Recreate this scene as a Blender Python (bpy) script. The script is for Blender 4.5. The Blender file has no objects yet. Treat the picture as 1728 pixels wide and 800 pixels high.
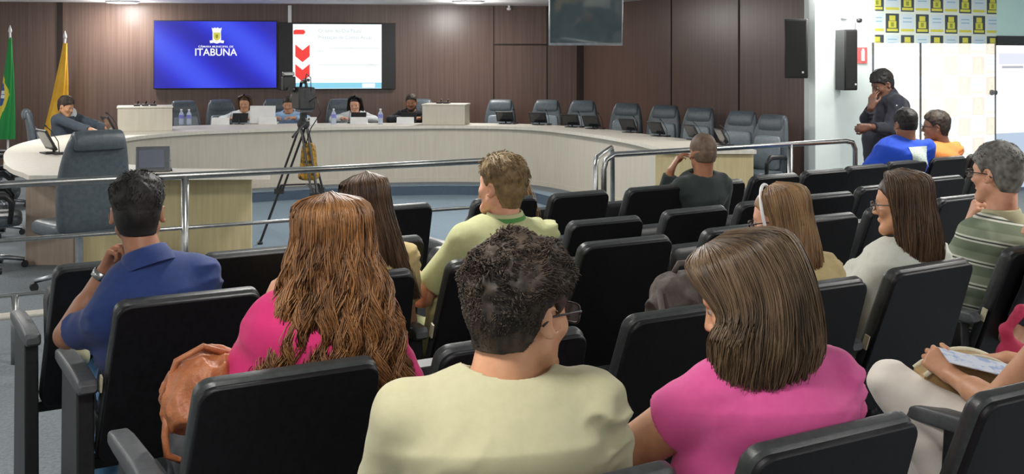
import bpy, math, random
import numpy as np
from mathutils import Vector, Matrix

# ------------------------------------------------------------------ camera, light, exposure
SC = bpy.context.scene
COL = SC.collection
FPX, HZ, CAMH = 1900.0, 98.0, 1.70          # focal length in pixels, horizon row, camera height
cam_data = bpy.data.cameras.new('camera')
cam = bpy.data.objects.new('camera', cam_data); COL.objects.link(cam)
cam.location = (0, 0, CAMH); cam.rotation_euler = (math.radians(90), 0, 0)
cam_data.sensor_fit = 'HORIZONTAL'; cam_data.sensor_width = 36.0
cam_data.lens = 36.0 * FPX / 1728.0
cam_data.shift_x = 0.0; cam_data.shift_y = -(400 - HZ) / 1728.0
cam_data.clip_start = 0.05; cam_data.clip_end = 100
SC.camera = cam
SC.view_settings.view_transform = 'Standard'; SC.view_settings.look = 'None'
SC.view_settings.gamma = 1.0; SC.view_settings.use_curve_mapping = False
SC.view_settings.exposure = 0.0
SC.cycles.max_bounces = 6
SC.cycles.sample_clamp_indirect = 4.0
world = bpy.data.worlds.new('world'); SC.world = world; world.use_nodes = True
world.node_tree.nodes['Background'].inputs[0].default_value = (0.75, 0.85, 1.0, 1)
world.node_tree.nodes['Background'].inputs[1].default_value = 0.6
LAMP_W = 24.0            # power of each round ceiling lamp
DAY = 3.0                # brightness of the daylit glass
CEIL = 2.56

# ------------------------------------------------------------------ small helpers
PI = math.pi
RNG = np.random.default_rng(7)
U = np.array([.878, .479, 0.]); V = np.array([-.479, .878, 0.]); ROWA = math.atan2(.479, .878)

def V3(*a): return np.array(a, float)
def at(px, py, Y): return V3((px - 864) * Y / FPX, Y, CAMH - (py - HZ) * Y / FPX)
def atz(px, py, z):
    Y = FPX * (CAMH - z) / (py - HZ); return V3((px - 864) * Y / FPX, Y, z)
def uv(u, v, z=0.): return U * u + V * v + V3(0, 0, z)
def unit(a): a = np.asarray(a, float); return a / (np.linalg.norm(a) + 1e-9)

def tag(o, label=None, cat=None, group=None, kind=None):
    if label: o['label'] = label
    if cat: o['category'] = cat
    if group: o['group'] = group
    if kind: o['kind'] = kind
    return o
def empty(name, loc=(0, 0, 0), rz=0., label=None, cat=None, group=None):
    o = bpy.data.objects.new(name, None); COL.objects.link(o)
    o.location = loc; o.rotation_euler = (0, 0, rz); o.empty_display_size = .1
    return tag(o, label, cat, group)
def link(name, me, mat=None, parent=None, smooth=False):
    o = bpy.data.objects.new(name, me); COL.objects.link(o)
    if mat is not None: me.materials.append(mat)
    if parent is not None: o.parent = parent
    if smooth:
        me.polygons.foreach_set('use_smooth', [True] * len(me.polygons))
    return o
def mesh(name, vs, fs):
    me = bpy.data.meshes.new(name); me.from_pydata([tuple(map(float, v)) for v in vs], [], [tuple(map(int, f)) for f in fs])
    me.update(); return me
def fastmesh(name, vs, quads):
    vs = np.asarray(vs, np.float32); quads = np.asarray(quads, np.int32); n = quads.shape[1]
    me = bpy.data.meshes.new(name)
    me.vertices.add(len(vs)); me.vertices.foreach_set('co', vs.ravel())
    me.loops.add(quads.size); me.loops.foreach_set('vertex_index', quads.ravel())
    me.polygons.add(len(quads)); me.polygons.foreach_set('loop_start', np.arange(0, quads.size, n, dtype=np.int32))
    me.update(calc_edges=True); me.validate(); return me
def copy_tree(o, parent=None, linkit=True):
    c = o.copy(); COL.objects.link(c)
    if parent is not None: c.parent = parent
    for ch in list(o.children): copy_tree(ch, c)
    return c

class MB:
    """collects shapes and links them as one mesh"""
    def __init__(s): s.v = []; s.f = []
    def add(s, vs, fs):
        n = len(s.v); s.v += [tuple(map(float, v)) for v in vs]; s.f += [tuple(i + n for i in f) for f in fs]; return s
    def box(s, c, d, rz=0., rx=0., ry=0.):
        R = Matrix.Rotation(rz, 3, 'Z') @ Matrix.Rotation(rx, 3, 'X') @ Matrix.Rotation(ry, 3, 'Y')
        vs = [Vector(c) + R @ Vector((x * d[0] / 2, y * d[1] / 2, z * d[2] / 2)) for z in (-1, 1) for y in (-1, 1) for x in (-1, 1)]
        return s.add(vs, [(0, 2, 3, 1), (4, 5, 7, 6), (0, 1, 5, 4), (2, 6, 7, 3), (0, 4, 6, 2), (1, 3, 7, 5)])
    def tube(s, pts, r, n=8, cap=True):
        pts = [V3(*p) for p in pts]; k = len(pts); rs = r if hasattr(r, '__len__') else [r] * k
        base = len(s.v); up = V3(0, 0, 1); prev = None
        for i, p in enumerate(pts):
            t = unit(pts[min(i + 1, k - 1)] - pts[max(i - 1, 0)])
            if prev is None:
                a = np.cross(t, up)
                if np.linalg.norm(a) < .1: a = np.cross(t, V3(1, 0, 0))
            else: a = prev - t * np.dot(prev, t)
            a = unit(a); b = np.cross(t, a); prev = a
            for j in range(n):
                w = 2 * PI * j / n; s.v.append(tuple(p + rs[i] * (math.cos(w) * a + math.sin(w) * b)))
        for i in range(k - 1):
            for j in range(n):
                q = base + i * n; s.f.append((q + j, q + (j + 1) % n, q + n + (j + 1) % n, q + n + j))
        if cap:
            s.f.append(tuple(base + j for j in range(n))[::-1]); s.f.append(tuple(base + (k - 1) * n + j for j in range(n)))
        return s
    def lathe(s, c, prof, n=24):
        base = len(s.v)
        for r, z in prof:
            for j in range(n):
                w = 2 * PI * j / n; s.v.append((c[0] + r * math.cos(w), c[1] + r * math.sin(w), c[2] + z))
        for i in range(len(prof) - 1):
            for j in range(n):
                q = base + i * n; s.f.append((q + j, q + (j + 1) % n, q + n + (j + 1) % n, q + n + j))
        s.f.append(tuple(base + j for j in range(n))[::-1]); s.f.append(tuple(base + (len(prof) - 1) * n + j for j in range(n)))
        return s
    def prism(s, poly, z0, z1):
        n = len(poly); vs = [(p[0], p[1], z0) for p in poly] + [(p[0], p[1], z1) for p in poly]
        fs = [tuple(range(n))[::-1], tuple(range(n, 2 * n))] + [(i, (i + 1) % n, n + (i + 1) % n, n + i) for i in range(n)]
        return s.add(vs, fs)
    def loft(s, rings, closed=True, cap=True):
        base = len(s.v); m = len(rings[0])
        for r in rings:
            for p in r: s.v.append(tuple(map(float, p)))
        for i in range(len(rings) - 1):
            for j in range(m if closed else m - 1):
                q = base + i * m; s.f.append((q + j, q + (j + 1) % m, q + m + (j + 1) % m, q + m + j))
        if cap:
            s.f.append(tuple(base + j for j in range(m))[::-1]); s.f.append(tuple(base + (len(rings) - 1) * m + j for j in range(m)))
        return s
    def build(s, name, mat, parent=None, bevel=0., seg=2, smooth=False, sub=0):
        me = mesh(name, s.v, s.f); o = link(name, me, mat, parent)
        if bevel:
            m = o.modifiers.new('bevel', 'BEVEL'); m.width = bevel; m.segments = seg; m.limit_method = 'ANGLE'; m.angle_limit = math.radians(35)
        if sub:
            m = o.modifiers.new('sub', 'SUBSURF'); m.levels = sub; m.render_levels = sub
        if smooth or bevel or sub:
            me.polygons.foreach_set('use_smooth', [True] * len(me.polygons))
            if not sub and not smooth:
                try: me.set_sharp_from_angle(angle=math.radians(40))
                except Exception: pass
        return o

def rrect(w, h, r, n=5):
    pts = []
    for cx, cy, a0 in ((w / 2 - r, h / 2 - r, 0), (-w / 2 + r, h / 2 - r, 90), (-w / 2 + r, -h / 2 + r, 180), (w / 2 - r, -h / 2 + r, 270)):
        for i in range(n + 1):
            a = math.radians(a0 + 90 * i / n); pts.append((cx + r * math.cos(a), cy + r * math.sin(a)))
    return pts

# ------------------------------------------------------------------ materials
def nt_mat(name):
    m = bpy.data.materials.new(name); m.use_nodes = True; nt = m.node_tree
    return m, nt, nt.nodes['Principled BSDF']
def noise_col(nt, scale, c1, c2, stretch=(1, 1, 1), detail=4, lo=.35, hi=.65, coord='Object', rough=.6):
    tc = nt.nodes.new('ShaderNodeTexCoord'); mp = nt.nodes.new('ShaderNodeMapping'); mp.inputs['Scale'].default_value = stretch
    nz = nt.nodes.new('ShaderNodeTexNoise'); nz.inputs['Scale'].default_value = scale; nz.inputs['Detail'].default_value = detail; nz.inputs['Roughness'].default_value = rough
    cr = nt.nodes.new('ShaderNodeValToRGB'); cr.color_ramp.elements[0].position = lo; cr.color_ramp.elements[1].position = hi
    cr.color_ramp.elements[0].color = (*c1, 1); cr.color_ramp.elements[1].color = (*c2, 1)
    nt.links.new(tc.outputs[coord], mp.inputs[0]); nt.links.new(mp.outputs[0], nz.inputs[0]); nt.links.new(nz.outputs[0], cr.inputs[0])
    return cr.outputs[0], nz.outputs[0]
def bump(nt, b, h, strength=.3, dist=.01):
    bp = nt.nodes.new('ShaderNodeBump'); bp.inputs['Strength'].default_value = strength; bp.inputs['Distance'].default_value = dist
    nt.links.new(h, bp.inputs['Height']); nt.links.new(bp.outputs[0], b.inputs['Normal'])
def M(name, c1, c2=None, rough=.5, scale=20, stretch=(1, 1, 1), metal=0., spec=.5, bmp=0., bscale=None, sheen=0., sss=0., lo=.35, hi=.65, coat=0.):
    m, nt, b = nt_mat(name)
    b.inputs['Roughness'].default_value = rough; b.inputs['Metallic'].default_value = metal
    b.inputs['Specular IOR Level'].default_value = spec
    if coat: b.inputs['Coat Weight'].default_value = coat
    if sheen: b.inputs['Sheen Weight'].default_value = sheen
    if sss:
        b.inputs['Subsurface Weight'].default_value = sss; b.inputs['Subsurface Radius'].default_value = (.02, .008, .004); b.inputs['Subsurface Scale'].default_value = .5
    c2 = c2 if c2 is not None else tuple(min(1, x * 1.15) for x in c1)
    col, h = noise_col(nt, scale, c1, c2, stretch, lo=lo, hi=hi)
    nt.links.new(col, b.inputs['Base Color'])
    if bmp:
        if bscale:
            _, h = noise_col(nt, bscale, c1, c2, stretch)
        bump(nt, b, h, bmp)
    return m
def emit(name, col, strength):
    m, nt, b = nt_mat(name); b.inputs['Base Color'].default_value = (0, 0, 0, 1)
    b.inputs['Emission Color'].default_value = (*col, 1); b.inputs['Emission Strength'].default_value = strength; b.inputs['Roughness'].default_value = .3
    return m

def s2l(r, g, b):
    f = lambda c: (c / 255 / 12.92) if c <= 10 else ((c / 255 + .055) / 1.055) ** 2.4
    return (f(r), f(g), f(b))
MT = {}
MT['skin_fair'] = M('skin_fair', s2l(205, 150, 122), s2l(222, 170, 142), .5, 14, sss=.15)
MT['skin_tan'] = M('skin_tan', s2l(190, 138, 104), s2l(206, 154, 120), .5, 14, sss=.12)
MT['skin_brown'] = M('skin_brown', s2l(150, 102, 76), s2l(168, 118, 90), .45, 14, sss=.1)
MT['skin_dark'] = M('skin_dark', s2l(98, 66, 52), s2l(118, 82, 64), .45, 14, sss=.05)
MT['white_eye'] = M('white_eye', (.28, .25, .23), rough=.3)
MT['iris'] = M('iris', (.03, .015, .01), rough=.15)
MT['lip'] = M('lip', s2l(170, 95, 85), rough=.4)
MT['leather_back'] = M('leather_back', (.0045, .0045, .0055), (.008, .008, .010), .45, 60, bmp=.12, bscale=420, spec=.3)
MT['leather_edge'] = M('leather_edge', (.026, .030, .030), (.040, .044, .044), .33, 60, bmp=.1, bscale=350)  # paler than the back: edge highlights painted into the colour
MT['plastic_black'] = M('plastic_black', (.010, .010, .011), (.016, .016, .017), .4, 40)
MT['plastic_grey'] = M('plastic_grey', (.075, .08, .085), (.10, .105, .11), .4, 40)
MT['council_leather'] = M('council_leather', (.06, .078, .092), (.085, .105, .12), .36, 30, bmp=.15, bscale=200)
MT['council_light'] = M('council_light', (.17, .21, .24), (.21, .25, .28), .35, 30, bmp=.15, bscale=200)
MT['chrome'] = M('chrome', (.34, .35, .34), (.42, .43, .42), .27, 20, metal=1.)
MT['chrome_dull'] = M('chrome_dull', (.35, .37, .40), (.45, .47, .5), .35, 20, metal=1.)
MT['white'] = M('white', (.75, .77, .78), (.8, .8, .8), .5, 8)
MT['white_plastic'] = M('white_plastic', (.78, .78, .78), (.84, .84, .84), .35, 8)
MT['paper'] = M('paper', (.8, .8, .8), (.88, .88, .88), .7, 12)
MT['black_metal'] = M('black_metal', (.02, .02, .022), (.035, .035, .035), .4, 30)
MT['red'] = M('red', s2l(205, 60, 60), rough=.5)
MT['screen_off'] = M('screen_off', (.012, .014, .018), (.016, .018, .022), .12, 5, spec=.7)
MT['screen_glossy'] = M('screen_glossy', (.07, .10, .11), (.10, .13, .14), .05, 3, spec=1.0, coat=1.)  # lifted grey base colour stands in for reflections of the room
MT['screen_grey'] = M('screen_grey', (.10, .11, .14), (.12, .13, .16), .25, 3)

def wood_brown():
    m, nt, b = nt_mat('dark_wood_veneer')
    tc = nt.nodes.new('ShaderNodeTexCoord'); mp = nt.nodes.new('ShaderNodeMapping'); mp.inputs['Scale'].default_value = (22, 22, .35)
    nz = nt.nodes.new('ShaderNodeTexNoise'); nz.inputs['Scale'].default_value = 1.6; nz.inputs['Detail'].default_value = 7; nz.inputs['Roughness'].default_value = .65
    cr = nt.nodes.new('ShaderNodeValToRGB'); e = cr.color_ramp.elements
    e[0].position = .3; e[0].color = (*s2l(80, 60, 52), 1); e[1].position = .7; e[1].color = (*s2l(104, 83, 74), 1)
    nt.links.new(tc.outputs['Object'], mp.inputs[0]); nt.links.new(mp.outputs[0], nz.inputs[0]); nt.links.new(nz.outputs[0], cr.inputs[0]); nt.links.new(cr.outputs[0], b.inputs['Base Color'])
    b.inputs['Roughness'].default_value = .33; b.inputs['Specular IOR Level'].default_value = .6
    bump(nt, b, nz.outputs[0], .08); return m
MT['wood_brown'] = wood_brown()
MT['wood_gap'] = M('wood_gap', s2l(30, 18, 14), s2l(38, 24, 20), .5)
def wood_light(name, c1, c2):
    m, nt, b = nt_mat(name)
    tc = nt.nodes.new('ShaderNodeTexCoord'); mp = nt.nodes.new('ShaderNodeMapping'); mp.inputs['Scale'].default_value = (14, 14, 1.0)
    nz = nt.nodes.new('ShaderNodeTexNoise'); nz.inputs['Scale'].default_value = 2.2; nz.inputs['Detail'].default_value = 6; nz.inputs['Roughness'].default_value = .6
    cr = nt.nodes.new('ShaderNodeValToRGB'); e = cr.color_ramp.elements
    e[0].position = .3; e[0].color = (*c1, 1); e[1].position = .7; e[1].color = (*c2, 1)
    nt.links.new(tc.outputs['Object'], mp.inputs[0]); nt.links.new(mp.outputs[0], nz.inputs[0]); nt.links.new(nz.outputs[0], cr.inputs[0]); nt.links.new(cr.outputs[0], b.inputs['Base Color'])
    b.inputs['Roughness'].default_value = .5; return m
MT['desk_front'] = wood_light('desk_front_laminate', s2l(200, 193, 177), s2l(209, 203, 188))
MT['desk_top'] = wood_light('desk_top_laminate', s2l(212, 206, 192), s2l(226, 221, 208))
MT['desk_yellow'] = wood_light('desk_end_laminate', s2l(188, 172, 128), s2l(206, 192, 150))
MT['desk_pink'] = wood_light('desk_side_laminate', s2l(168, 148, 132), s2l(184, 164, 146))
MT['carpet_blue'] = M('carpet_blue', s2l(112, 130, 145), s2l(130, 148, 160), .95, 90, bmp=.3, bscale=500)
MT['carpet_grey'] = M('carpet_grey', s2l(105, 112, 118), s2l(128, 134, 138), .95, 60, bmp=.3, bscale=400)
MT['carpet_dark'] = M('carpet_dark', s2l(72, 88, 104), s2l(84, 100, 116), .95, 90, bmp=.3, bscale=500)
MT['ceiling'] = M('ceiling_paint', (.82, .83, .85), (.86, .87, .88), .8, 3)
MT['wall_white'] = M('wall_white_paint', (.68, .76, .74), (.74, .81, .79), .7, 2)
MT['wall_teal'] = M('wall_teal_paint', s2l(212, 246, 240), s2l(218, 250, 244), .7, 2)
MT['wall_grey'] = M('wall_grey_paint', (.72, .73, .73), (.76, .77, .77), .8, 2)
# ------------------------------------------------------------------ sculpting by distance fields
_NZ = RNG.random((32, 32, 32)).astype(np.float32) * 2 - 1
def vnoise(p, scale):
    q = p / scale; i = np.floor(q).astype(np.int32); f = (q - i).astype(np.float32); f = f * f * (3 - 2 * f)
    i &= 31; j = (i + 1) & 31
    x0, y0, z0 = i[..., 0], i[..., 1], i[..., 2]; x1, y1, z1 = j[..., 0], j[..., 1], j[..., 2]
    fx, fy, fz = f[..., 0], f[..., 1], f[..., 2]
    a = _NZ[x0, y0, z0] * (1 - fx) + _NZ[x1, y0, z0] * fx; b = _NZ[x0, y1, z0] * (1 - fx) + _NZ[x1, y1, z0] * fx
    c = _NZ[x0, y0, z1] * (1 - fx) + _NZ[x1, y0, z1] * fx; d = _NZ[x0, y1, z1] * (1 - fx) + _NZ[x1, y1, z1] * fx
    return (a * (1 - fy) + b * fy) * (1 - fz) + (c * (1 - fy) + d * fy) * fz

def f_cone(a, b, ra, rb, cut=None):
    a = np.asarray(a, float); b = np.asarray(b, float); ab = b - a; L2 = float(ab @ ab) + 1e-9
    def f(p):
        t = np.clip(((p - a) @ ab) / L2, 0, 1)
        q = p - a - t[..., None] * ab
        d = np.sqrt((q * q).sum(-1)) - (ra + (rb - ra) * t)
        if cut is not None:
            c, n = cut; d = np.maximum(d, (p - c) @ n)
        return d
    r = max(ra, rb); return f, np.minimum(a, b) - r, np.maximum(a, b) + r
def f_ell(c, r, R=None):
    c = np.asarray(c, float); r = np.asarray(r, float); R = np.eye(3) if R is None else np.asarray(R, float)   # columns of R are the axes
    def f(p):
        q = (p - c) @ R; k0 = np.sqrt(((q / r) ** 2).sum(-1)); k1 = np.sqrt(((q / (r * r)) ** 2).sum(-1)) + 1e-9
        return k0 * (k0 - 1) / k1
    e = np.sqrt(((R * r[None, :]) ** 2).sum(1)); return f, c - e, c + e
def f_sec(a, b, sa, sb, side, fwd):
    """tapering capsule with an elliptical section: sa, sb = (half width, half depth)"""
    a = np.asarray(a, float); b = np.asarray(b, float); ab = b - a; L = np.linalg.norm(ab) + 1e-9; ax = ab / L
    def f(p):
        q = p - a; h = q @ ax; t = np.clip(h / L, 0, 1); o = h - np.clip(h, 0, L)
        rs = sa[0] + (sb[0] - sa[0]) * t; rf = sa[1] + (sb[1] - sa[1]) * t; m = np.minimum(rs, rf)
        s = (q @ side); g = (q @ fwd) - (ax @ fwd) * h; s = s - (ax @ side) * h
        return (np.sqrt((s / rs) ** 2 + (g / rf) ** 2 + (o / m) ** 2) - 1) * m
    r = max(sa[0], sb[0], sa[1], sb[1]); return f, np.minimum(a, b) - r, np.maximum(a, b) + r

class Field:
    def __init__(s): s.p = []
    def add(s, prim, k=.02, op='u'): s.p.append((prim, k, op)); return s
    def mesh(s, name, res, disp=None, lim=None):
        lo = np.min([q[0][1] for q in s.p if q[2] == 'u'], 0) - 3 * res - .01; hi = np.max([q[0][2] for q in s.p if q[2] == 'u'], 0) + 3 * res + .01
        if lim is not None: lo = np.maximum(lo, lim[0]); hi = np.minimum(hi, lim[1])
        n = np.ceil((hi - lo) / res).astype(int) + 1
        F = np.full(n, 9., np.float32)
        ax = [(lo[i] + res * np.arange(n[i])) for i in range(3)]
        for (f, a, b), k, op in s.p:
            m = 2.5 * res + k + .008
            i0 = np.clip(np.floor((a - m - lo) / res).astype(int), 0, n); i1 = np.clip(np.ceil((b + m - lo) / res).astype(int) + 1, 0, n)
            if (i1 - i0).min() <= 0: continue
            P = np.stack(np.meshgrid(*[ax[i][i0[i]:i1[i]] for i in range(3)], indexing='ij'), -1)
            d = f(P).astype(np.float32); sl = tuple(slice(i0[i], i1[i]) for i in range(3)); G = F[sl]
            if op == 'u':
                h = np.maximum(k - np.abs(G - d), 0) / max(k, 1e-6); F[sl] = np.minimum(G, d) - h * h * k * .25
            else:
                d = -d; h = np.maximum(k - np.abs(G - d), 0) / max(k, 1e-6); F[sl] = np.maximum(G, d) + h * h * k * .25
        if disp is not None:
            idx = np.nonzero(np.abs(F) < 4 * res + .02)
            P = np.stack([ax[i][idx[i]] for i in range(3)], -1); F[idx] += disp(P).astype(np.float32)
        F[0] = F[-1] = 1; F[:, 0] = F[:, -1] = 1; F[:, :, 0] = F[:, :, -1] = 1
        return nets(name, F, lo, res)
def nets(name, F, lo, res):
    S = F < 0
    c = S[:-1, :-1, :-1].astype(np.int8)
    for dx, dy, dz in ((1,0,0),(0,1,0),(1,1,0),(0,0,1),(1,0,1),(0,1,1),(1,1,1)):
        c = c + S[dx:S.shape[0]-1+dx, dy:S.shape[1]-1+dy, dz:S.shape[2]-1+dz]
    act = (c > 0) & (c < 8); I = np.argwhere(act); idx = np.full(act.shape, -1, np.int32); idx[act] = np.arange(len(I))
    pos = np.zeros((len(I), 3)); cnt = np.zeros(len(I))
    cor = [(0,0,0),(1,0,0),(0,1,0),(1,1,0),(0,0,1),(1,0,1),(0,1,1),(1,1,1)]
    for a in range(8):
        for b in range(a + 1, 8):
            A = np.array(cor[a]); B = np.array(cor[b])
            if abs(A - B).sum() != 1: continue
            fa = F[tuple((I + A).T)]; fb = F[tuple((I + B).T)]; m = (fa < 0) != (fb < 0)
            t = fa[m] / (fa[m] - fb[m]); pos[m] += A + (B - A) * t[:, None]; cnt[m] += 1
    pos = lo + res * (I + pos / np.maximum(cnt, 1)[:, None])
    Q = []
    for d in range(3):
        e1, e2 = [(1, 2), (2, 0), (0, 1)][d]
        sl0 = [slice(None)] * 3; sl1 = [slice(None)] * 3; sl0[d] = slice(0, -1); sl1[d] = slice(1, None)
        a = S[tuple(sl0)]; b = S[tuple(sl1)]; E = np.argwhere(a != b)
        if not len(E): continue
        inside = a[tuple(E.T)]
        ok = (E[:, e1] > 0) & (E[:, e2] > 0) & (E[:, e1] < F.shape[e1] - 1) & (E[:, e2] < F.shape[e2] - 1); E = E[ok]; inside = inside[ok]
        v1 = np.zeros(3, int); v1[e1] = 1; v2 = np.zeros(3, int); v2[e2] = 1
        q = np.stack([idx[tuple((E - v1 - v2).T)], idx[tuple((E - v2).T)], idx[tuple(E.T)], idx[tuple((E - v1).T)]], -1)
        q[~inside] = q[~inside][:, ::-1]; Q.append(q)
    Q = np.concatenate(Q); Q = Q[(Q >= 0).all(1)]
    return pos, Q

def tubes(paths, r0, r1, n=3):
    """paths (N, K, 3) -> one mesh of thin tubes; returns verts, quads and per-vertex strand number"""
    N, K, _ = paths.shape
    T = np.gradient(paths, axis=1); T /= np.linalg.norm(T, axis=2, keepdims=True) + 1e-9
    A = np.cross(T, np.array([.3, .2, 1.])); A /= np.linalg.norm(A, axis=2, keepdims=True) + 1e-9; B = np.cross(T, A)
    rad = (r0 + (r1 - r0) * np.linspace(0, 1, K) ** 2)[None, :, None]
    rings = [paths + rad * (math.cos(2 * PI * j / n) * A + math.sin(2 * PI * j / n) * B) for j in range(n)]
    vs = np.stack(rings, 2).reshape(-1, 3)
    base = (np.arange(N)[:, None] * K + np.arange(K - 1)[None, :]) * n
    q = [np.stack([base + j, base + (j + 1) % n, base + n + (j + 1) % n, base + n + j], -1).reshape(-1, 4) for j in range(n)]
    return vs, np.concatenate(q), np.repeat(np.arange(N), K * n)
def hair_mat(name, c1, c2, rough=.42):
    m, nt, b = nt_mat(name)
    at_ = nt.nodes.new('ShaderNodeAttribute'); at_.attribute_name = 'tint'
    _, h = noise_col(nt, 16, c1, c2, (1, 1, .25), 3)
    ad = nt.nodes.new('ShaderNodeMath'); ad.operation = 'MULTIPLY_ADD'; ad.inputs[1].default_value = .65; nt.links.new(at_.outputs['Fac'], ad.inputs[0]); 
    mu = nt.nodes.new('ShaderNodeMath'); mu.operation = 'MULTIPLY_ADD'; mu.inputs[1].default_value = 1.2; mu.inputs[2].default_value = -.4; nt.links.new(h, mu.inputs[0]); nt.links.new(mu.outputs[0], ad.inputs[2])
    cr = nt.nodes.new('ShaderNodeValToRGB'); cr.color_ramp.elements[0].position = .15; cr.color_ramp.elements[0].color = (*c1, 1); cr.color_ramp.elements[1].position = .85; cr.color_ramp.elements[1].color = (*c2, 1)
    nt.links.new(ad.outputs[0], cr.inputs[0]); nt.links.new(cr.outputs[0], b.inputs['Base Color'])
    b.inputs['Roughness'].default_value = rough; b.inputs['Specular IOR Level'].default_value = .4
    return m
HM = {}
def hm(k, rough=.42):
    P = {'black': ((8, 7, 7), (42, 38, 36)), 'dark': ((24, 20, 17), (84, 70, 58)), 'dark_brown': ((42, 29, 21), (110, 84, 60)), 'brown': ((50, 38, 28), (122, 98, 72)),
         'auburn': ((66, 40, 24), (166, 118, 74)), 'light': ((92, 66, 42), (176, 140, 98)), 'grey': ((74, 72, 68), (150, 148, 142)), 'sandy': ((84, 68, 44), (150, 126, 86)), 'buzz': ((84, 68, 56), (118, 98, 80))}
    if (k, rough) not in HM: HM[k, rough] = hair_mat('hair_' + k, s2l(*P[k][0]), s2l(*P[k][1]), rough)
    return HM[k, rough]
def set_tint(me, vals):
    a = me.attributes.new('tint', 'FLOAT', 'POINT'); a.data.foreach_set('value', np.asarray(vals, np.float32))
# ------------------------------------------------------------------ people
def frame(yaw, pitch=0., roll=0.):
    """columns right, forward, up; yaw measured from world +Y, counter-clockwise seen from above"""
    Rm = Matrix.Rotation(yaw, 3, 'Z') @ Matrix.Rotation(pitch, 3, 'X') @ Matrix.Rotation(roll, 3, 'Y')
    return np.array(Rm)
def head_prims(F, c, R, s=1., female=False, detail=True):
    W = lambda x, y, z: c + R @ (V3(x, y, z) * s)
    jw = .88 if female else 1.
    F.add(f_ell(W(0, -.012, .032), V3(.076, .096, .088) * s, R), .01)
    F.add(f_ell(W(0, -.028, .005), V3(.070, .078, .075) * s, R), .02)
    F.add(f_ell(W(0, .030, -.022), V3(.060 * jw, .058, .082) * s, R), .025)
    for x in (-1, 1): F.add(f_cone(W(x * .050 * jw, .008, -.052), W(x * .018, .066, -.094), .022 * s, .020 * s), .022)
    F.add(f_cone(W(-.012, .070, -.097), W(.012, .070, -.097), .017 * s, .017 * s), .02)
    for x in (-1, 1): F.add(f_ell(W(x * .040, .058, -.022), V3(.022, .020, .020) * s, R), .02)
    F.add(f_ell(W(0, .074, .026), V3(.044, .012, .011) * s, R), .015)
    if detail:
        for x in (-1, 1): F.add(f_ell(W(x * .031, .094, .006), V3(.018, .014, .011) * s, R), .012, 's')
    F.add(f_cone(W(0, .084, .012), W(0, .104, -.026), .007 * s, .011 * s), .012)
    if detail:
        for x in (-1, 1): F.add(f_ell(W(x * .011, .096, -.031), V3(.008, .010, .007) * s, R), .006)
        F.add(f_ell(W(0, .087, -.053), V3(.022, .008, .005) * s, R), .005)
        F.add(f_ell(W(0, .085, -.063), V3(.019, .008, .006) * s, R), .005)
    for x in (-1, 1):
        Re = R @ np.array(Matrix.Rotation(x * -.55, 3, 'Z') @ Matrix.Rotation(.15, 3, 'X'))
        F.add(f_ell(W(x * .082, -.010, -.006), V3(.0080, .022, .032) * s, Re), .004)
        if detail: F.add(f_ell(W(x * .087, -.003, -.004), V3(.006, .011, .020) * s, Re), .004, 's')

def hand_prims(F, w, d, nrm, curl=.5, s=1., side=1, spread=.0, thumb=.5, k=.005):
    """w wrist, d finger direction, nrm palm direction, side +1: thumb towards d x nrm"""
    d = unit(d); nrm = unit(nrm - d * (nrm @ d)); x = np.cross(d, nrm) * side
    W = lambda a, b, c: w + (x * a + d * b + nrm * c) * s
    kn = [(.029, .086), (.010, .092), (-.010, .088), (-.028, .078)]; ln = [.072, .080, .074, .058]
    for i, (kx, ky) in enumerate(kn):
        F.add(f_cone(W(kx * .55, .005, 0), W(kx, ky, 0), .0155 * s, .0115 * s), .012)
    F.add(f_cone(W(.018, .02, .006), W(.038, .050, .012), .016 * s, .013 * s), .012)
    for i, (kx, ky) in enumerate(kn):
        p = V3(kx, ky, 0); a = 0.; fan = spread * (1.5 - i) * .12
        for j, (fr, cv) in enumerate(((.45, .9), (.31, 1.1), (.24, .7))):
            a += curl * cv * (1 + .08 * i); L = ln[i] * fr
            q = p + V3(math.sin(fan) * math.cos(a) * L, math.cos(a) * L, math.sin(a) * L)
            r = (.0092, .0082, .0075)[j] * (1 if i < 3 else .88)
            F.add(f_cone(W(*p), W(*q), r * s, (r - .0007) * s), k if j == 0 else .004); p = q
    p = V3(.038, .050, .012); q = p + V3(.020 * (1 - thumb) + .006, .028, .012 + .012 * thumb); F.add(f_cone(W(*p), W(*q), .0118 * s, .0100 * s), .006)
    r_ = q + V3(-.012 * thumb + .004, .024, .010 * thumb); F.add(f_cone(W(*q), W(*r_), .0100 * s, .0085 * s), .004)

def torso_path(H, N, R, bulge=.03):
    up = unit(N - H); fw = R[:, 1]
    back = -fw
    P = [H, H + (N - H) * .25 + fw * .02, H + (N - H) * .5 + back * bulge * .5, H + (N - H) * .78 + back * bulge, N + up * -.058]
    S = [(.165, .125), (.152, .118), (.160, .122), (.160, .112), (.102, .070)]
    return P, S

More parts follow.
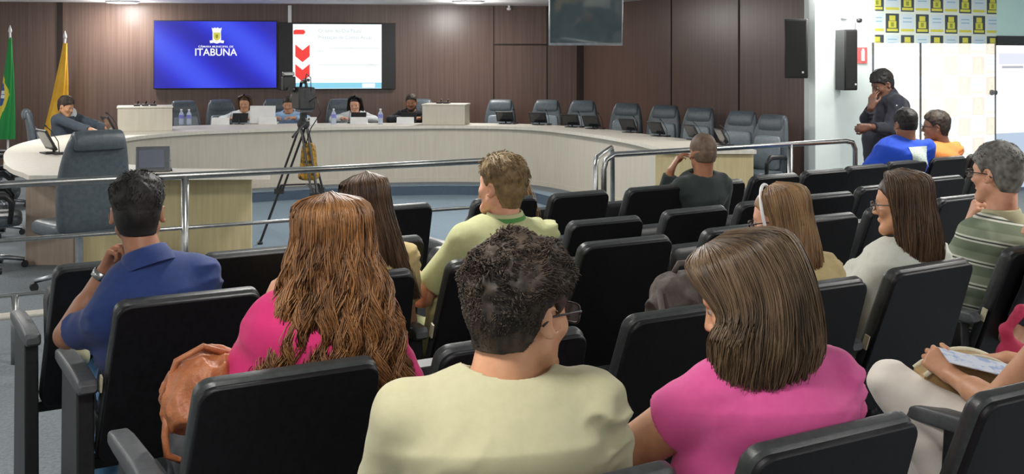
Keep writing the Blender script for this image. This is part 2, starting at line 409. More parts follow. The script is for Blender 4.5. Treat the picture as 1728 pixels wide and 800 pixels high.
def person(name, label, hips, neck, head, yaw, hyaw=0., hpitch=0., hroll=0., sw=.19, build=1., female=False, skin='skin_tan', hair=None,
           shirt=None, pants=None, arms=None, legs='sit', res=.012, hres=None, hs=1., group=None, glasses=None, bulge=.03, loose=.012, shyaw=0., detail=None, shd=None, arm=1.):
    detail = res < .012 if detail is None else detail
    hips, neck, head = V3(*hips), V3(*neck), V3(*head)
    R = frame(yaw); up = V3(0, 0, 1); side, fwd = R[:, 0], R[:, 1]
    O = V3(hips[0], hips[1], 0)
    root = empty(name, O, 0, label, 'person', group)
    L = lambda p: V3(*p) - O
    hips, neck, head = L(hips), L(neck), L(head)
    Rs = frame(yaw + shyaw); sd = Rs[:, 0]
    HR = frame(yaw + hyaw, hpitch, hroll)
    P, S = torso_path(hips, neck, R, bulge)
    spine = unit(neck - hips)
    sh = {k: neck - up * (.068 + (shd or {}).get(k, 0)) + x * sd * (sw - .052 - (shd or {}).get(k, 0) * .3) for k, x in (('L', -1), ('R', 1))}
    A = {}
    for k, x in (('L', -1), ('R', 1)):
        a = (arms or {}).get(k) or {}
        el = L(a['elbow']) if 'elbow' in a else sh[k] + V3(0, 0, -.26) + fwd * .09 + side * x * .05
        wr = L(a['wrist']) if 'wrist' in a else el + fwd * .21 - side * x * .12 + up * .02
        el = sh[k] + unit(el - sh[k]) * min(np.linalg.norm(el - sh[k]), .33)
        wr = el + unit(wr - el) * min(np.linalg.norm(wr - el), .29)
        A[k] = (el, wr, a)
    g = 1.06 if build > 1.05 else 1.
    # ---- body: one continuous skin surface
    B = Field()
    for i in range(4):
        B.add(f_sec(P[i], P[i + 1], (S[i][0] * build - .02, S[i][1] * build - .02), (S[i + 1][0] * build - .02, S[i + 1][1] * build - .02), sd if i > 1 else side, fwd), .03)
    B.add(f_cone(neck - up * .02, head + HR @ (V3(0, -.022, -.045) * hs), .060 * hs, (.049 if female else .056) * hs), .02)
    for k in 'LR':
        B.add(f_cone(neck - up * .045, sh[k], .045, .044), .03)
        el, wr, a = A[k]
        ga = g * arm; B.add(f_cone(sh[k], el, .046 * ga, .038 * ga), .02); B.add(f_cone(el, wr, .039 * ga, .025 * g), .012)
        B.add(f_cone(el, el + (wr - el) * .45, .040 * g, .036 * g), .02)
        if a.get('hand', True):
            d = unit(wr - el) if 'dir' not in a else unit(V3(*a['dir'])); nr = V3(*a['palm']) if 'palm' in a else (-up)
            hand_prims(B, wr + d * .005, d, nr, a.get('curl', .45), (.92 if female else 1.) * hs, a.get('side', 1 if k == 'L' else -1), a.get('spread', .5), a.get('thumb', .5), .004 if res <= .006 else .006)
    head_prims(B, head, HR, hs, female, detail)
    knees = {}
    if legs in ('sit', 'cross'):
        for k, x in (('L', -1), ('R', 1)):
            hp = hips + side * x * .085 + up * -.0
            kn = hips + fwd * .43 + side * x * .12 + up * .02; ft = V3(kn[0], kn[1], 0) + fwd * .05 + up * .09
            if legs == 'cross' and k == 'L': kn = hips + fwd * .40 + side * x * .22 + up * .10; ft = kn + side * .02 + fwd * .2 + up * -.36
            knees[k] = (hp, kn, ft)
    elif legs == 'stand':
        for k, x in (('L', -1), ('R', 1)):
            hp = hips + side * x * .09; kn = V3(hp[0], hp[1], .48) + side * x * .02 + fwd * .02; ft = V3(kn[0], kn[1], .09) - fwd * .02
            knees[k] = (hp, kn, ft)
    elif legs: knees = {k: tuple(L(q) for q in legs[k]) for k in legs}
    for k, (hp, kn, ft) in knees.items():
        B.add(f_cone(hp, kn, .072 * g, .052), .03); B.add(f_cone(kn, ft, .050, .036), .02)
    vs, qs = B.mesh('body', res)
    body = link('body', fastmesh('body', vs, qs), MT[skin], root, True)
    # ---- shirt
    if shirt:
        T = Field(); lz = loose
        for i in range(4):
            a0, a1 = S[i], S[i + 1]
            T.add(f_sec(P[i], P[i + 1], (a0[0] * build + lz, a0[1] * build + lz), (a1[0] * build + lz * .6, a1[1] * build + lz * .6), sd if i > 1 else side, fwd), .04)
        for k in 'LR':
            el, wr, a = A[k]
            T.add(f_cone(neck - up * .052, sh[k], .056, .057 * g), .05)
            fr = shirt.get('sleeve', .62)
            n = unit(el - sh[k])
            if fr < 1:
                e = sh[k] + (el - sh[k]) * fr; T.add(f_cone(sh[k], e + n * .05, .060 * g, (.056 * g + lz * .5) * max(1, arm * .97), (e, n)), .03)
            elif fr < 5:
                T.add(f_cone(sh[k], el, .059 * g, .052 * g), .03); e = el + (wr - el) * (fr - 1); n2 = unit(wr - el)
                T.add(f_cone(el, e + n2 * .03, .052 * g, .042 if fr > 1.5 else .055, (e, n2)), .02)
        nk = (.072 if not female else .066) * hs
        T.add(f_cone(neck - spine * .012 + fwd * .012, head + HR @ V3(0, 0, 0), nk - .004 + shirt.get('neck', 0), nk + .03 + shirt.get('neck', 0)), .006, 's')
        amp = shirt.get('fold', .005)
        e_up = np.abs
        def disp(p):
            w = vnoise(p + 3.1, .12); q = np.stack([p @ sd + w * .03, p @ fwd, p @ up + w * .02], -1)
            d1 = q @ np.array([[.9, 0, .35], [0, 1, 0], [-.4, 0, 1.]]) * np.array([1., .6, .28]); d2 = q @ np.array([[.9, 0, -.35], [0, 1, 0], [.4, 0, 1.]]) * np.array([.3, .6, 1.])
            r1 = 1 - np.abs(vnoise(d1 + 5, .040)) * 2.2; r2 = 1 - np.abs(vnoise(d2 + 9, .046)) * 2.2
            return -(r1 * np.clip(vnoise(p + 7, .14) + .25, 0, 1) + r2 * np.clip(vnoise(p + 17, .15) + .25, 0, 1)) * amp * 1.3 * np.clip((np.linalg.norm(p - neck, axis=-1) - .10) / .07, 0, 1) + w * amp * .4 * np.clip((np.linalg.norm(p - neck, axis=-1) - .10) / .07, 0, 1)
        vs, qs = T.mesh('shirt', res, disp)
        so = link(shirt.get('name', 'shirt'), fastmesh('shirt', vs, qs), shirt['mat'], root, True)
        if shirt.get('collar'):
            cr = []; ax = unit(head + HR @ V3(0, -.02, -.05) - neck); c0 = neck + spine * .004 + fwd * .004
            sx = unit(sd - ax * (sd @ ax)); fx = np.cross(ax, sx)
            cm = MB(); m = 36
            for rr, hh in ((.094, -.026), (.086, .002), (.074, .032), (.069, .037), (.066, .030), (.072, -.012)):
                cr.append([c0 + (sx * math.cos(t) * rr * hs + fx * math.sin(t) * rr * .98 * hs) + ax * (hh - .018 * max(0, math.sin(t)) ** 2) for t in np.linspace(0, 2 * PI, m, endpoint=False)])
            cm.loft(cr, cap=False); cm.build('collar', shirt['collar'], so, smooth=True)
            if shirt.get('collar_band'):
                cm = MB(); cr = []
                for rr, hh in ((.0865, .006), (.0835, .014), (.0795, .022)):
                    cr.append([c0 + (sx * math.cos(t) * rr * hs + fx * math.sin(t) * rr * .98 * hs) + ax * (hh - .018 * max(0, math.sin(t)) ** 2) for t in np.linspace(0, 2 * PI, m, endpoint=False)])
                cm.loft(cr, cap=False); cm.build('collar_stripe', shirt['collar_band'], so, smooth=True)
    # ---- trousers and shoes
    if knees and pants is not None:
        Q = Field(); Q.add(f_sec(P[0] - up * .02, P[0] + (P[1] - P[0]) * .5, (.172 * build, .132 * build), (.160 * build, .124 * build), side, fwd), .03)
        for k, (hp, kn, ft) in knees.items():
            Q.add(f_cone(hp, kn, .090 * g, .066), .04); Q.add(f_cone(kn, ft, .062, .050, (ft, unit(ft - kn))), .03)
        vs, qs = Q.mesh('trousers', max(res, .008), lambda p: vnoise(p, .06) * .004 + np.sin(p[:, 2] * 60 + vnoise(p, .1) * 4) * .0015)
        link('trousers', fastmesh('trousers', vs, qs), pants, root, True)
        for k, (hp, kn, ft) in knees.items():
            Z = Field(); fd = fwd if legs != 'cross' or k == 'R' else unit(fwd - side * .6 + up * .2)
            Z.add(f_cone(ft - up * .045 - fd * .03, ft - up * .055 + fd * .13, .042, .034), .02); Z.add(f_cone(ft - up * .05 - fd * .03, ft + up * .0, .042, .044), .03)
            Z.add(f_ell(ft - up * .075 + fd * .06, V3(.047, .145, .014), np.stack([unit(np.cross(fd, up)), fd, up], 1)), .006)
            vs, qs = Z.mesh('shoe', .008); link('shoe', fastmesh('shoe', vs, qs), (arms or {}).get('shoes', MT['plastic_black']), root, True)
    # ---- eyes
    if detail:
        for x in (-1, 1):
            c = head + HR @ (V3(x * .031, .0705, .005) * hs)
            m = MB(); m.lathe((0, 0, 0), [(.012 * math.sin(t), -.012 * math.cos(t)) for t in np.linspace(.05, PI - .05, 9)], 14)
            o = m.build('eye', MT['white_eye'], root, smooth=True); o.location = c
            m = MB(); m.lathe((0, 0, 0), [(.0055 * math.sin(t), -.003 * math.cos(t)) for t in np.linspace(.05, PI - .05, 5)], 12)
            i = m.build('iris', MT['iris'], o, smooth=True); i.location = HR @ V3(0, .0105, 0)
            i.rotation_euler = Matrix(HR @ np.array(Matrix.Rotation(PI / 2, 3, 'X'))).to_euler()
    hair_build(root, hair, head, HR, hs, res, neck, R)
    if glasses: spectacles(root, head, HR, hs, glasses)
    return root, dict(O=O, head=head, HR=HR, neck=neck, sh=sh, A=A, R=R)

def spectacles(root, c, HR, s, mat):
    W = lambda x, y, z: c + HR @ (V3(x, y, z) * s)
    m = MB(); lenses = []
    for x in (-1, 1):
        lens = MB(); lenses.append(lens)
        pts = [W(x * (.035 + .026 * np.sign(math.cos(t)) * abs(math.cos(t)) ** .6), .103 - .006 * abs(math.cos(t)), .000 + .018 * np.sign(math.sin(t)) * abs(math.sin(t)) ** .6) for t in np.linspace(0, 2 * PI, 21)]
        m.tube(pts, .0024, 6); m.tube([W(x * .063, .098, .006), W(x * .074, .085, .008), W(x * .083, .02, .006), W(x * .085, -.008, .004), W(x * .082, -.028, -.012)], .0024, 6)
        n0 = len(lens.v); ring = [W(x * (.035 + .025 * math.cos(t)), .102, .017 * math.sin(t)) for t in np.linspace(0, 2 * PI, 20, endpoint=False)]
        lens.add(ring, [tuple(range(20))])
    m.tube([W(-.010, .103, .004), W(0, .106, .007), W(.010, .103, .004)], .0024, 6)
    o = m.build('glasses', mat, root, smooth=True)
    for lens in lenses: lens.build('lens', MT['lens'], o)

def hair_build(root, hair, c, HR, s, res, neck, R):
    if not hair: return
    kind = hair['kind']; mat = hm(hair['col'], .62 if kind == 'short' else .42); W = lambda q: c + (q * s) @ HR.T
    if kind == 'short':
        th_top = hair.get('top', .022); th_side = hair.get('side', .010); nape = hair.get('nape', -.078); front = hair.get('front', .060)
        ys = [-.12, -.095, -.045, -.030, -.018, .004, .020, .040, .060, .080, .12]
        zs = [nape, nape, nape + .010, -.030, .020, .026, .004 if hair.get('burn', 1) else .03, .036, .050, front, front]
        nkf = f_cone(neck - np.array([0, 0, .02]), c + HR @ (V3(0, -.022, -.045) * s), .060 * s, .056 * s)[0]
        def fn(p):
            q = (p - c) @ HR / s
            t = np.clip((q[..., 2] + .05) / .11, 0, 1); th = th_side * (.35 + .65 * t) + (th_top - th_side) * np.clip((q[..., 2] - .03) / .08, 0, 1)
            d = np.full(q.shape[:-1], 9.)
            for cc, r in (((0, -.012, .032), (.076, .096, .088)), ((0, -.028, .005), (.070, .078, .075))):
                rr = np.stack([r[0] + th, r[1] + th, r[2] + th], -1); v = q - V3(*cc)
                k0 = np.sqrt(((v / rr) ** 2).sum(-1)); k1 = np.sqrt(((v / rr ** 2) ** 2).sum(-1)) + 1e-9; d = np.minimum(d, k0 * (k0 - 1) / k1)
            nk = (nkf(p) / s - .002 - th_side * .35 * t); h_ = np.maximum(.03 - np.abs(d - nk), 0) / .03; d = np.minimum(d, nk) - h_ * h_ * .0075 - .0015
            line = np.interp(q[..., 1], ys, zs)
            return np.maximum(d, (line - q[..., 2]) * .8) * s
        F = Field(); F.add((fn, c - .15 * s, c + .16 * s), .004)
        cu = hair.get('curl', .004); r2 = res * .6 if res > .008 else res * .7
        def disp(p):
            q = (p - c) @ HR / s; t = np.clip((q[..., 2] + .03) / .1, .15, 1)
            return (vnoise(p, .020) * cu + vnoise(p + 5, .009) * cu * .6 + vnoise(p + 9, .045) * cu * .9) * t
        vs, qs = F.mesh('hair', max(r2, .0028), disp)
        me = fastmesh('hair', vs, qs); set_tint(me, .35 + .35 * vnoise(vs, .012)); ho = link('hair', me, mat, root, True)
        n = hair.get('strands', 0)
        if n:
            nv = np.zeros(len(me.vertices) * 3); me.vertices.foreach_get('normal', nv); nv = nv.reshape(-1, 3)
            q = (vs - c) @ HR / s; okm = (q[:, 2] > nape + .01) & ~((np.abs(q[:, 0]) > .055) & (q[:, 1] > -.035) & (q[:, 2] < .045)); ids = RNG.choice(np.nonzero(okm)[0], n)
            P0 = vs[ids]; N0 = nv[ids]; ql = q[ids]
            comb = HR @ V3(*hair.get('comb', (0, -.5, -.6))); L = hair.get('len', .028) * np.clip((ql[:, 2] + .06) / .12, .15, 1)
            K = 6; t = np.linspace(0, 1, K); tang = comb[None] - N0 * (N0 @ comb)[:, None]; tang /= np.linalg.norm(tang, axis=1, keepdims=True) + 1e-6
            sw_ = np.stack([vnoise(P0 + k, .03) for k in (1., 4., 8.)], -1) * hair.get('swirl', .8); tang = tang + sw_; tang /= np.linalg.norm(tang, axis=1, keepdims=True) + 1e-6
            bi = np.cross(tang, N0); ph = RNG.random(n) * 6.28; rad = hair.get('coil', .0)
            path = P0[:, None] - N0[:, None] * .003 + (L[:, None, None] * t[None, :, None]) * tang[:, None] + N0[:, None] * (L[:, None] * (.35 * np.sin(t * 2.4)))[..., None]
            if rad: path = path + rad * (t[None, :, None] * (bi[:, None] * np.cos(ph[:, None] + t * 5)[..., None] + N0[:, None] * np.sin(ph[:, None] + t * 5)[..., None]))
            sv, sq, sid = tubes(path, hair.get('w', .0011), .0004)
            me2 = fastmesh('hair_strands', sv, sq); set_tint(me2, RNG.random(n)[sid]); link('hair_strands', me2, mat, ho, True)
        return
    # long hair: combed over the skull, then falling; an inner volume and many strands
    HL = hair['len']; W1, D1 = hair.get('r1', (.092, .105)); W2, D2 = hair.get('r2', (.11, .09)); W3, D3 = hair.get('r3', (.12, .06))
    phm = math.radians(hair.get('phi', 128)); off2 = V3(*hair.get('o2', (0, -.05, 0))); off3 = V3(*hair.get('o3', (0, -.09, 0)))
    part = hair.get('part', 0.); lift = hair.get('lift', .018)
    hy = math.atan2(-HR[0, 1], HR[1, 1]); by = math.atan2(-R[0, 1], R[1, 1]); Bd = frame(by + (hy - by) * hair.get('byaw', 1. if HL < .2 else .6))
    def surf(ph, t, f):
        """ph: angle from the back (0) round to the face; t: 0 crown .. 1 tips; f: depth factor"""
        ph, t, f = np.broadcast_arrays(np.asarray(ph, float), np.asarray(t, float), np.asarray(f, float))
        sx, cy = np.sin(ph), -np.cos(ph)
        q0 = np.stack([part + sx * .012, .045 * np.abs(ph) / phm * hair.get('fwd', 1.) + cy * .012 - .005, np.full_like(ph, .128 + lift * .6) - .012 * (np.abs(ph) / phm)], -1)
        q1 = np.stack([sx * (.070 + lift * .9), cy * (.086 + lift) - .012, np.full_like(ph, .093 + lift * .42)], -1)
        q2 = np.stack([sx * W1, cy * D1 * np.where(cy > 0, .62, 1.) - .012, np.full_like(ph, 0.0)], -1)
        q = [W(q0 * [1, 1, 1]), W(q1), W(q2)]
        bd = lambda x, y, z: c + (np.stack([x, y, z], -1) * s) @ (Bd.T)
        z2 = -HL * .45; z3 = -HL
        ht = hair.get('taper', .0)
        q.append(bd(sx * W2 + off2[0], cy * D2 * np.where(cy > 0, .5, 1.) + off2[1], np.full_like(ph, z2) + off2[2]))
        q.append(bd(sx * W3 + off3[0], cy * D3 * np.where(cy > 0, .4, 1.) + off3[1], np.full_like(ph, z3) + off3[2] + ht * (1 - np.cos(ph)) * .5))
        k = np.array([0, .15, .36, .66, 1.]); T = np.clip(t, 0, 1)
        out = np.zeros(ph.shape + (3,)); 
        for i in range(4):
            m = (T >= k[i]) & ((T < k[i + 1]) | (i == 3)); u_ = np.clip((T - k[i]) / (k[i + 1] - k[i]), 0, 1)[..., None]
            a = q[max(i - 1, 0)]; b = q[i]; d = q[i + 1]; e = q[min(i + 2, 4)]
            cr = .5 * ((2 * b) + (d - a) * u_ + (2 * a - 5 * b + 4 * d - e) * u_ ** 2 + (3 * b - a - 3 * d + e) * u_ ** 3)
            out = np.where(m[..., None], cr, out)
        # pull towards an axis line running down the middle of the hair
        axis_q = [W(V3(part, -.01, .06)), W(V3(0, -.012, .05)), W(V3(0, -.012, 0)), bd(*V3(off2[0], off2[1], z2 + off2[2])), bd(*V3(off3[0], off3[1], z3 + off3[2]))]
        ax = np.zeros_like(out)
        for i in range(4):
            m = (T >= k[i]) & ((T < k[i + 1]) | (i == 3)); u_ = np.clip((T - k[i]) / (k[i + 1] - k[i]), 0, 1)[..., None]
            ax = np.where(m[..., None], axis_q[i] * (1 - u_) + axis_q[i + 1] * u_, ax)
        return ax + (out - ax) * f[..., None]
    near = res < .008
    wav = hair.get('wave', 0.)
    # inner volume
    nph, ntt = (64, 48) if near else (30, 20)
    ph = np.linspace(-phm, phm, nph); t = np.linspace(0, .985, ntt)
    PH, TT = np.meshgrid(ph, t, indexing='ij')
    outer = surf(PH, TT, .94); inner = surf(PH, TT, np.where(TT < .4, .80, .45))
    rid = (np.sin(PH * hair.get('ridge', 34) + vnoise(outer, .08) * 3) * .003 + vnoise(outer, .05) * .004) * np.clip(TT * 3, 0, 1)
    nr = outer - inner; nr /= np.linalg.norm(nr, axis=-1, keepdims=True) + 1e-6; outer = outer + nr * rid[..., None]
    vs = np.concatenate([outer.reshape(-1, 3), inner.reshape(-1, 3)]); n = nph * ntt; qs = []
    I = lambda i, j: i * ntt + j
    for i in range(nph - 1):
        for j in range(ntt - 1):
            qs.append((I(i, j), I(i, j + 1), I(i + 1, j + 1), I(i + 1, j))); qs.append((n + I(i, j), n + I(i + 1, j), n + I(i + 1, j + 1), n + I(i, j + 1)))
    for i in range(nph - 1):
        qs.append((I(i, 0), I(i + 1, 0), n + I(i + 1, 0), n + I(i, 0))); j = ntt - 1; qs.append((I(i, j), n + I(i, j), n + I(i + 1, j), I(i + 1, j)))
    for j in range(ntt - 1):
        qs.append((I(0, j), n + I(0, j), n + I(0, j + 1), I(0, j + 1))); i = nph - 1; qs.append((I(i, j), I(i, j + 1), n + I(i, j + 1), n + I(i, j)))
    me = fastmesh('hair', vs, qs); set_tint(me, np.clip(.3 + .4 * vnoise(vs * [1, 1, .3], .02), 0, 1)); ho = link('hair', me, mat, root, True)
    # skull cap so that the top closes
    F = Field()
    def keep(p):
        q = (p - c) @ HR / s; return (np.interp(q[..., 1], [-.1, -.02, .02, .06, .1], [-.07, -.03, .02, .06, .075]) - q[..., 2]) * s
    e = f_ell(W(V3(0, -.012, .034)), V3(.080, .100, .094) * s, HR); F.p = [((lambda p: np.maximum(e[0](p), keep(p)), e[1], e[2]), .004, 'u')]
    v2, q2 = F.mesh('scalp_hair', max(res, .005)); me2 = fastmesh('scalp_hair', v2, q2); set_tint(me2, np.full(len(v2), .3)); link('scalp_hair', me2, mat, ho, True)
    n = hair.get('strands', 300); K = 26 if near else 14
    phs = (RNG.random(n) * 2 - 1) * phm; f = .90 + .14 * RNG.random(n) ** 1.0; tt = np.linspace(0, 1, K)[None, :] * (hair.get('minlen', .9) + (1 - hair.get('minlen', .9)) * RNG.random(n))[:, None]
    clump = hair.get('clump', .5); cl = np.round(phs * 9 / phm * 2) / (9 * 2) * phm
    phv = phs[:, None] * (1 - clump * tt * .6) + cl[:, None] * clump * tt * .6
    sx = surf(phv, tt, f[:, None])
    if wav:
        ph0 = RNG.random(n) * .9 + np.sin(cl * 37.) * 3.1; a_ = wav * np.clip(tt - .25, 0, 1) / .75 * (.6 + .8 * RNG.random(n))[:, None]
        w = np.sin(tt * hair.get('freq', 22) + ph0[:, None]) * a_; w2 = np.cos(tt * hair.get('freq', 22) * .9 + ph0[:, None] * 1.7) * a_
        sx = sx + w[..., None] * Bd[:, 0] + w2[..., None] * Bd[:, 1] * .8
    fz = hair.get('fuzz', .003)
    sx = sx + np.cumsum(RNG.normal(size=sx.shape) * fz / K ** .5, axis=1) * .6
    sv, sq, sid = tubes(sx, hair.get('w', .0016), .0006)
    me = fastmesh('hair_strands', sv, sq); set_tint(me, (RNG.random(n) * .8 + .2 * RNG.random(n))[sid]); link('hair_strands', me, mat, ho, True)
    return surf
def lens_mat():
    m, nt, b = nt_mat('lens'); b.inputs['Base Color'].default_value = (.5, .52, .55, 1); b.inputs['Alpha'].default_value = .25; b.inputs['Roughness'].default_value = .05; return m
MT['lens'] = lens_mat()
def cloth(name, c, c2=None, **k):
    c2 = tuple((x * 2 + y) / 3 for x, y in zip(c, c2 or c))
    return M(name, s2l(*c), s2l(*c2), .85, 60, bmp=.04, bscale=700, sheen=.1, **k)
# ------------------------------------------------------------------ the room
def struct(name, mb, mat, **k):
    o = mb.build(name, mat, None, **k); o['kind'] = 'structure'; return o
def sub(mb, name, mat, parent, **k): return mb.build(name, mat, parent, **k)
WLx, WBack = (-8.2, 17.1), (1.19, 18.75)            # back wall runs from left to the corner
WC = (1.19, 18.75); WE = (3.37, 12.72)              # brown right wall
def wallbox(p, q, z0, z1, th=.15, side=1):
    p = np.array(p, float); q = np.array(q, float); d = unit(q - p); n = np.array([-d[1], d[0]]) * side * th
    return MB().prism([tuple(p), tuple(q), tuple(q + n), tuple(p + n)], z0, z1)
struct('wall_back', wallbox(WLx, WBack, -.2, CEIL + .1), MT['wood_brown'])
struct('wall_right', wallbox(WC, WE, -.2, CEIL + .1), MT['wood_brown'])
struct('wall_left', wallbox((-8.2, -4.2), (-8.2, 17.2), -.2, CEIL + .1), MT['wall_grey'])
struct('wall_rear', wallbox((9.5, -4.2), (-8.35, -4.2), -.2, CEIL + .1), MT['wall_grey'])
# panel joints and the framed panel door in the brown walls
def seam(p, q, t, w, z0, z1, name='trim_1', mat='wood_gap', dep=.012, side=-1):
    p = np.array(p, float); q = np.array(q, float); d = unit(q - p); L = np.linalg.norm(q - p); a = p + d * (t * L - w / 2); b = p + d * (t * L + w / 2); n = np.array([-d[1], d[0]]) * side * dep
    return struct(name, MB().prism([tuple(a), tuple(b), tuple(b + n), tuple(a + n)], z0, z1), MT[mat])
def tback(px):   # parameter along the back wall of image column px
    k = (px - 864) / FPX; p = np.array(WLx); q = np.array(WBack); d = q - p; return (k * p[1] - p[0]) / (d[0] - k * d[1])
def tright(px):
    k = (px - 864) / FPX; p = np.array(WC); q = np.array(WE); d = q - p; return (k * p[1] - p[0]) / (d[0] - k * d[1])
n = 1
for px, w in ((101, .085), (833, .02), (923, .02), (981, .16)):
    seam(WLx, WBack, tback(px), w, 0, CEIL, 'trim_%d' % n, dep=.014 if w > .05 else .01); n += 1
seam(WLx, WBack, (tback(833) + tback(923)) / 2, (tback(923) - tback(833)) * np.linalg.norm(np.array(WBack) - np.array(WLx)), CAMH + (98 - 75) * 18.4 / FPX - .012, CAMH + (98 - 75) * 18.4 / FPX + .012, 'trim_%d' % n); n += 1
for px in (1133, 1247):
    seam(WC, WE, tright(px), .018, 0, CEIL, 'trim_%d' % n, side=-1); n += 1
# sponsor-board wall, perpendicular to the seats
FV = 9.5
def fw(u, z, dv=0.): return uv(u, FV + dv, z)
def fbox(u0, u1, z0, z1, dv0, dv1):
    m = MB(); P = [uv(u, v, z) for z in (z0, z1) for u, v in ((u0, FV + dv0), (u1, FV + dv0), (u1, FV + dv1), (u0, FV + dv1))]
    return m.add(P, [(3, 2, 1, 0), (4, 5, 6, 7), (0, 1, 5, 4), (1, 2, 6, 5), (2, 3, 7, 6), (3, 0, 4, 7)])
DT = 1.88       # top of the glass doors
U0, U1 = 9.95, 12.10
struct('wall_front', fbox(9.05, U0, 0, CEIL + .1, 0, .15), MT['wall_white'])
struct('wall_front_upper', fbox(U0, U1, DT, CEIL + .1, 0, .15), MT['wall_white'])
struct('wall_front_teal', fbox(U1, 14.6, 1.98, CEIL + .1, 0, .15), MT['wall_teal'])
struct('trim_20', fbox(8.98, 9.36, 0, CEIL + .1, -.10, .0), MT['wall_white'])
struct('trim_21', fbox(U1, 14.6, 1.86, 1.98, -.03, .12), MT['black_metal'])
struct('wall_side', wallbox(tuple(uv(14.6, 9.65)[:2]), tuple(uv(14.6, -9)[:2]), -.2, CEIL + .1, side=1), MT['wall_white'])

def checker(name, washed_out):
    """sponsor board: alternating dark crest cells and pale text cells, with their printed bands"""
    m, nt, b = nt_mat(name); N = nt.nodes.new; Lk = nt.links.new
    uvn = N('ShaderNodeUVMap'); sep = N('ShaderNodeSeparateXYZ'); Lk(uvn.outputs[0], sep.inputs[0])
    def math_(op, a, bb=None, c=None):
        n_ = N('ShaderNodeMath'); n_.operation = op
        for i, x in enumerate((a, bb, c)):
            if x is None: continue
            if isinstance(x, (int, float)): n_.inputs[i].default_value = x
            else: Lk(x, n_.inputs[i])
        return n_.outputs[0]
    x, y = sep.outputs[0], sep.outputs[1]
    fx, fy = math_('FRACT', x), math_('FRACT', y)
    par = math_('MODULO', math_('ADD', math_('FLOOR', x), math_('FLOOR', y)), 2.0); par = math_('ABSOLUTE', par)
    def inr(v, lo, hi): return math_('MULTIPLY', math_('GREATER_THAN', v, lo), math_('LESS_THAN', v, hi))
    def mix(f, a, bb):
        n_ = N('ShaderNodeMix'); n_.data_type = 'RGBA'; Lk(f, n_.inputs[0])
        for s_, q in ((6, a), (7, bb)):
            if isinstance(q, tuple): n_.inputs[s_].default_value = (*q, 1)
            else: Lk(q, n_.inputs[s_])
        return n_.outputs[2]
    ink = s2l(62, 74, 82) if not washed_out else s2l(230, 216, 204); yel = s2l(218, 214, 84) if not washed_out else s2l(240, 228, 210)
    pale = s2l(214, 230, 238) if not washed_out else s2l(232, 246, 252); base = s2l(228, 236, 222) if not washed_out else s2l(252, 250, 248)
    cell = inr(fx, .06, .94); cell = math_('MULTIPLY', cell, inr(fy, .05, .95))
    # crest made of three stacked shapes: crown, shield and ribbon
    crown = math_('MULTIPLY', inr(fx, .30, .70), inr(fy, .62, .86)); shield = math_('MULTIPLY', inr(fx, .24, .76), inr(fy, .28, .60)); rib = math_('MULTIPLY', inr(fx, .14, .86), inr(fy, .12, .24))
    cr = math_('MAXIMUM', math_('MAXIMUM', crown, shield), rib)
    core = math_('MULTIPLY', inr(fx, .40, .60), inr(fy, .34, .54))
    dark = mix(cr, ink, yel); dark = mix(core, dark, ink if washed_out else s2l(150, 160, 60))
    band = inr(fy, .12, .24); line = math_('MULTIPLY', inr(fx, .2, .8), math_('MAXIMUM', inr(fy, .72, .77), inr(fy, .55, .60)))
    pl = mix(band, pale, yel); pl = mix(line, pl, s2l(150, 190, 214) if not washed_out else s2l(214, 232, 240)); top = inr(fy, .25, .95); pl2 = mix(top, base, pl); pl2 = mix(band, pl2, yel)
    col = mix(par, dark, pl2); col = mix(cell, base, col)
    Lk(col, b.inputs['Base Color']); b.inputs['Roughness'].default_value = .6
    if washed_out:
        Lk(col, b.inputs['Emission Color']); b.inputs['Emission Strength'].default_value = DAY * .25
    return m
def panel_uv(name, u0, u1, z0, z1, dv, th, mat, parent=None):
    vs = [uv(u, FV + d, z) for d in (dv, dv + th) for u, z in ((u0, z0), (u1, z0), (u1, z1), (u0, z1))]
    me = mesh(name, vs, [(0, 1, 2, 3), (7, 6, 5, 4), (0, 4, 5, 1), (1, 5, 6, 2), (2, 6, 7, 3), (3, 7, 4, 0)])
    ul = me.uv_layers.new(name='UVMap')
    for p in me.polygons:
        for li in p.loop_indices:
            i = me.loops[li].vertex_index % 4; u_, z_ = ((u0, z0), (u1, z0), (u1, z1), (u0, z1))[i]
            ul.data[li].uv = ((u_ - 9.90 + .0) / .2505 + 1, (z_ - 1.985) / .252 + 20)
    return link(name, me, mat, parent)
bd = panel_uv('sponsor_board', 10.0, U1, DT, CEIL + .05, -.012, .01, checker('sponsor_board_print', False))
tag(bd, 'printed sponsor board of dark crest squares and pale squares above the daylit glass doors', 'sponsor board')
# daylit glass doors carrying the same print, backlight wash-out painted into its pale colours
fm = checker('backlit_film', True)
ua, ub = 10.0, 12.10
for i, (a, b_) in enumerate(((9.97, 10.745), (10.755, 12.085))):
    o = panel_uv('door_%d' % (i + 1), a, b_, .02, DT, .0, .03, fm); o['kind'] = 'structure'
    fr = MB()
    for uu in (a, b_): fr.box(uv(uu, FV - .004, DT / 2), (.012, .02, DT), rz=ROWA)
    fr.build('door_frame', MT['plastic_grey'], o)
    if i == 1:
        h = MB(); h.lathe((0, 0, 0), [(.012, 0), (.035, .005), (.035, .02), (.020, .05), (.030, .06), (.030, .075), (.01, .08)], 16)
        ho = h.build('door_handle', MT['plastic_grey'], o, smooth=True); ho.location = uv(12.0, FV - .01, 1.27); ho.rotation_euler = (PI / 2, 0, ROWA)
glass = emit('daylit_window', (.96, .98, 1.0), DAY * .42)
w1 = struct('window_1', fbox(U1 + .01, 14.55, .75, 1.86, .02, .05), glass)
struct('window_2', fbox(U1 + .01, 14.55, .05, .75, .02, .05), emit('daylit_window_low', (.62, .74, .92), DAY * .28))
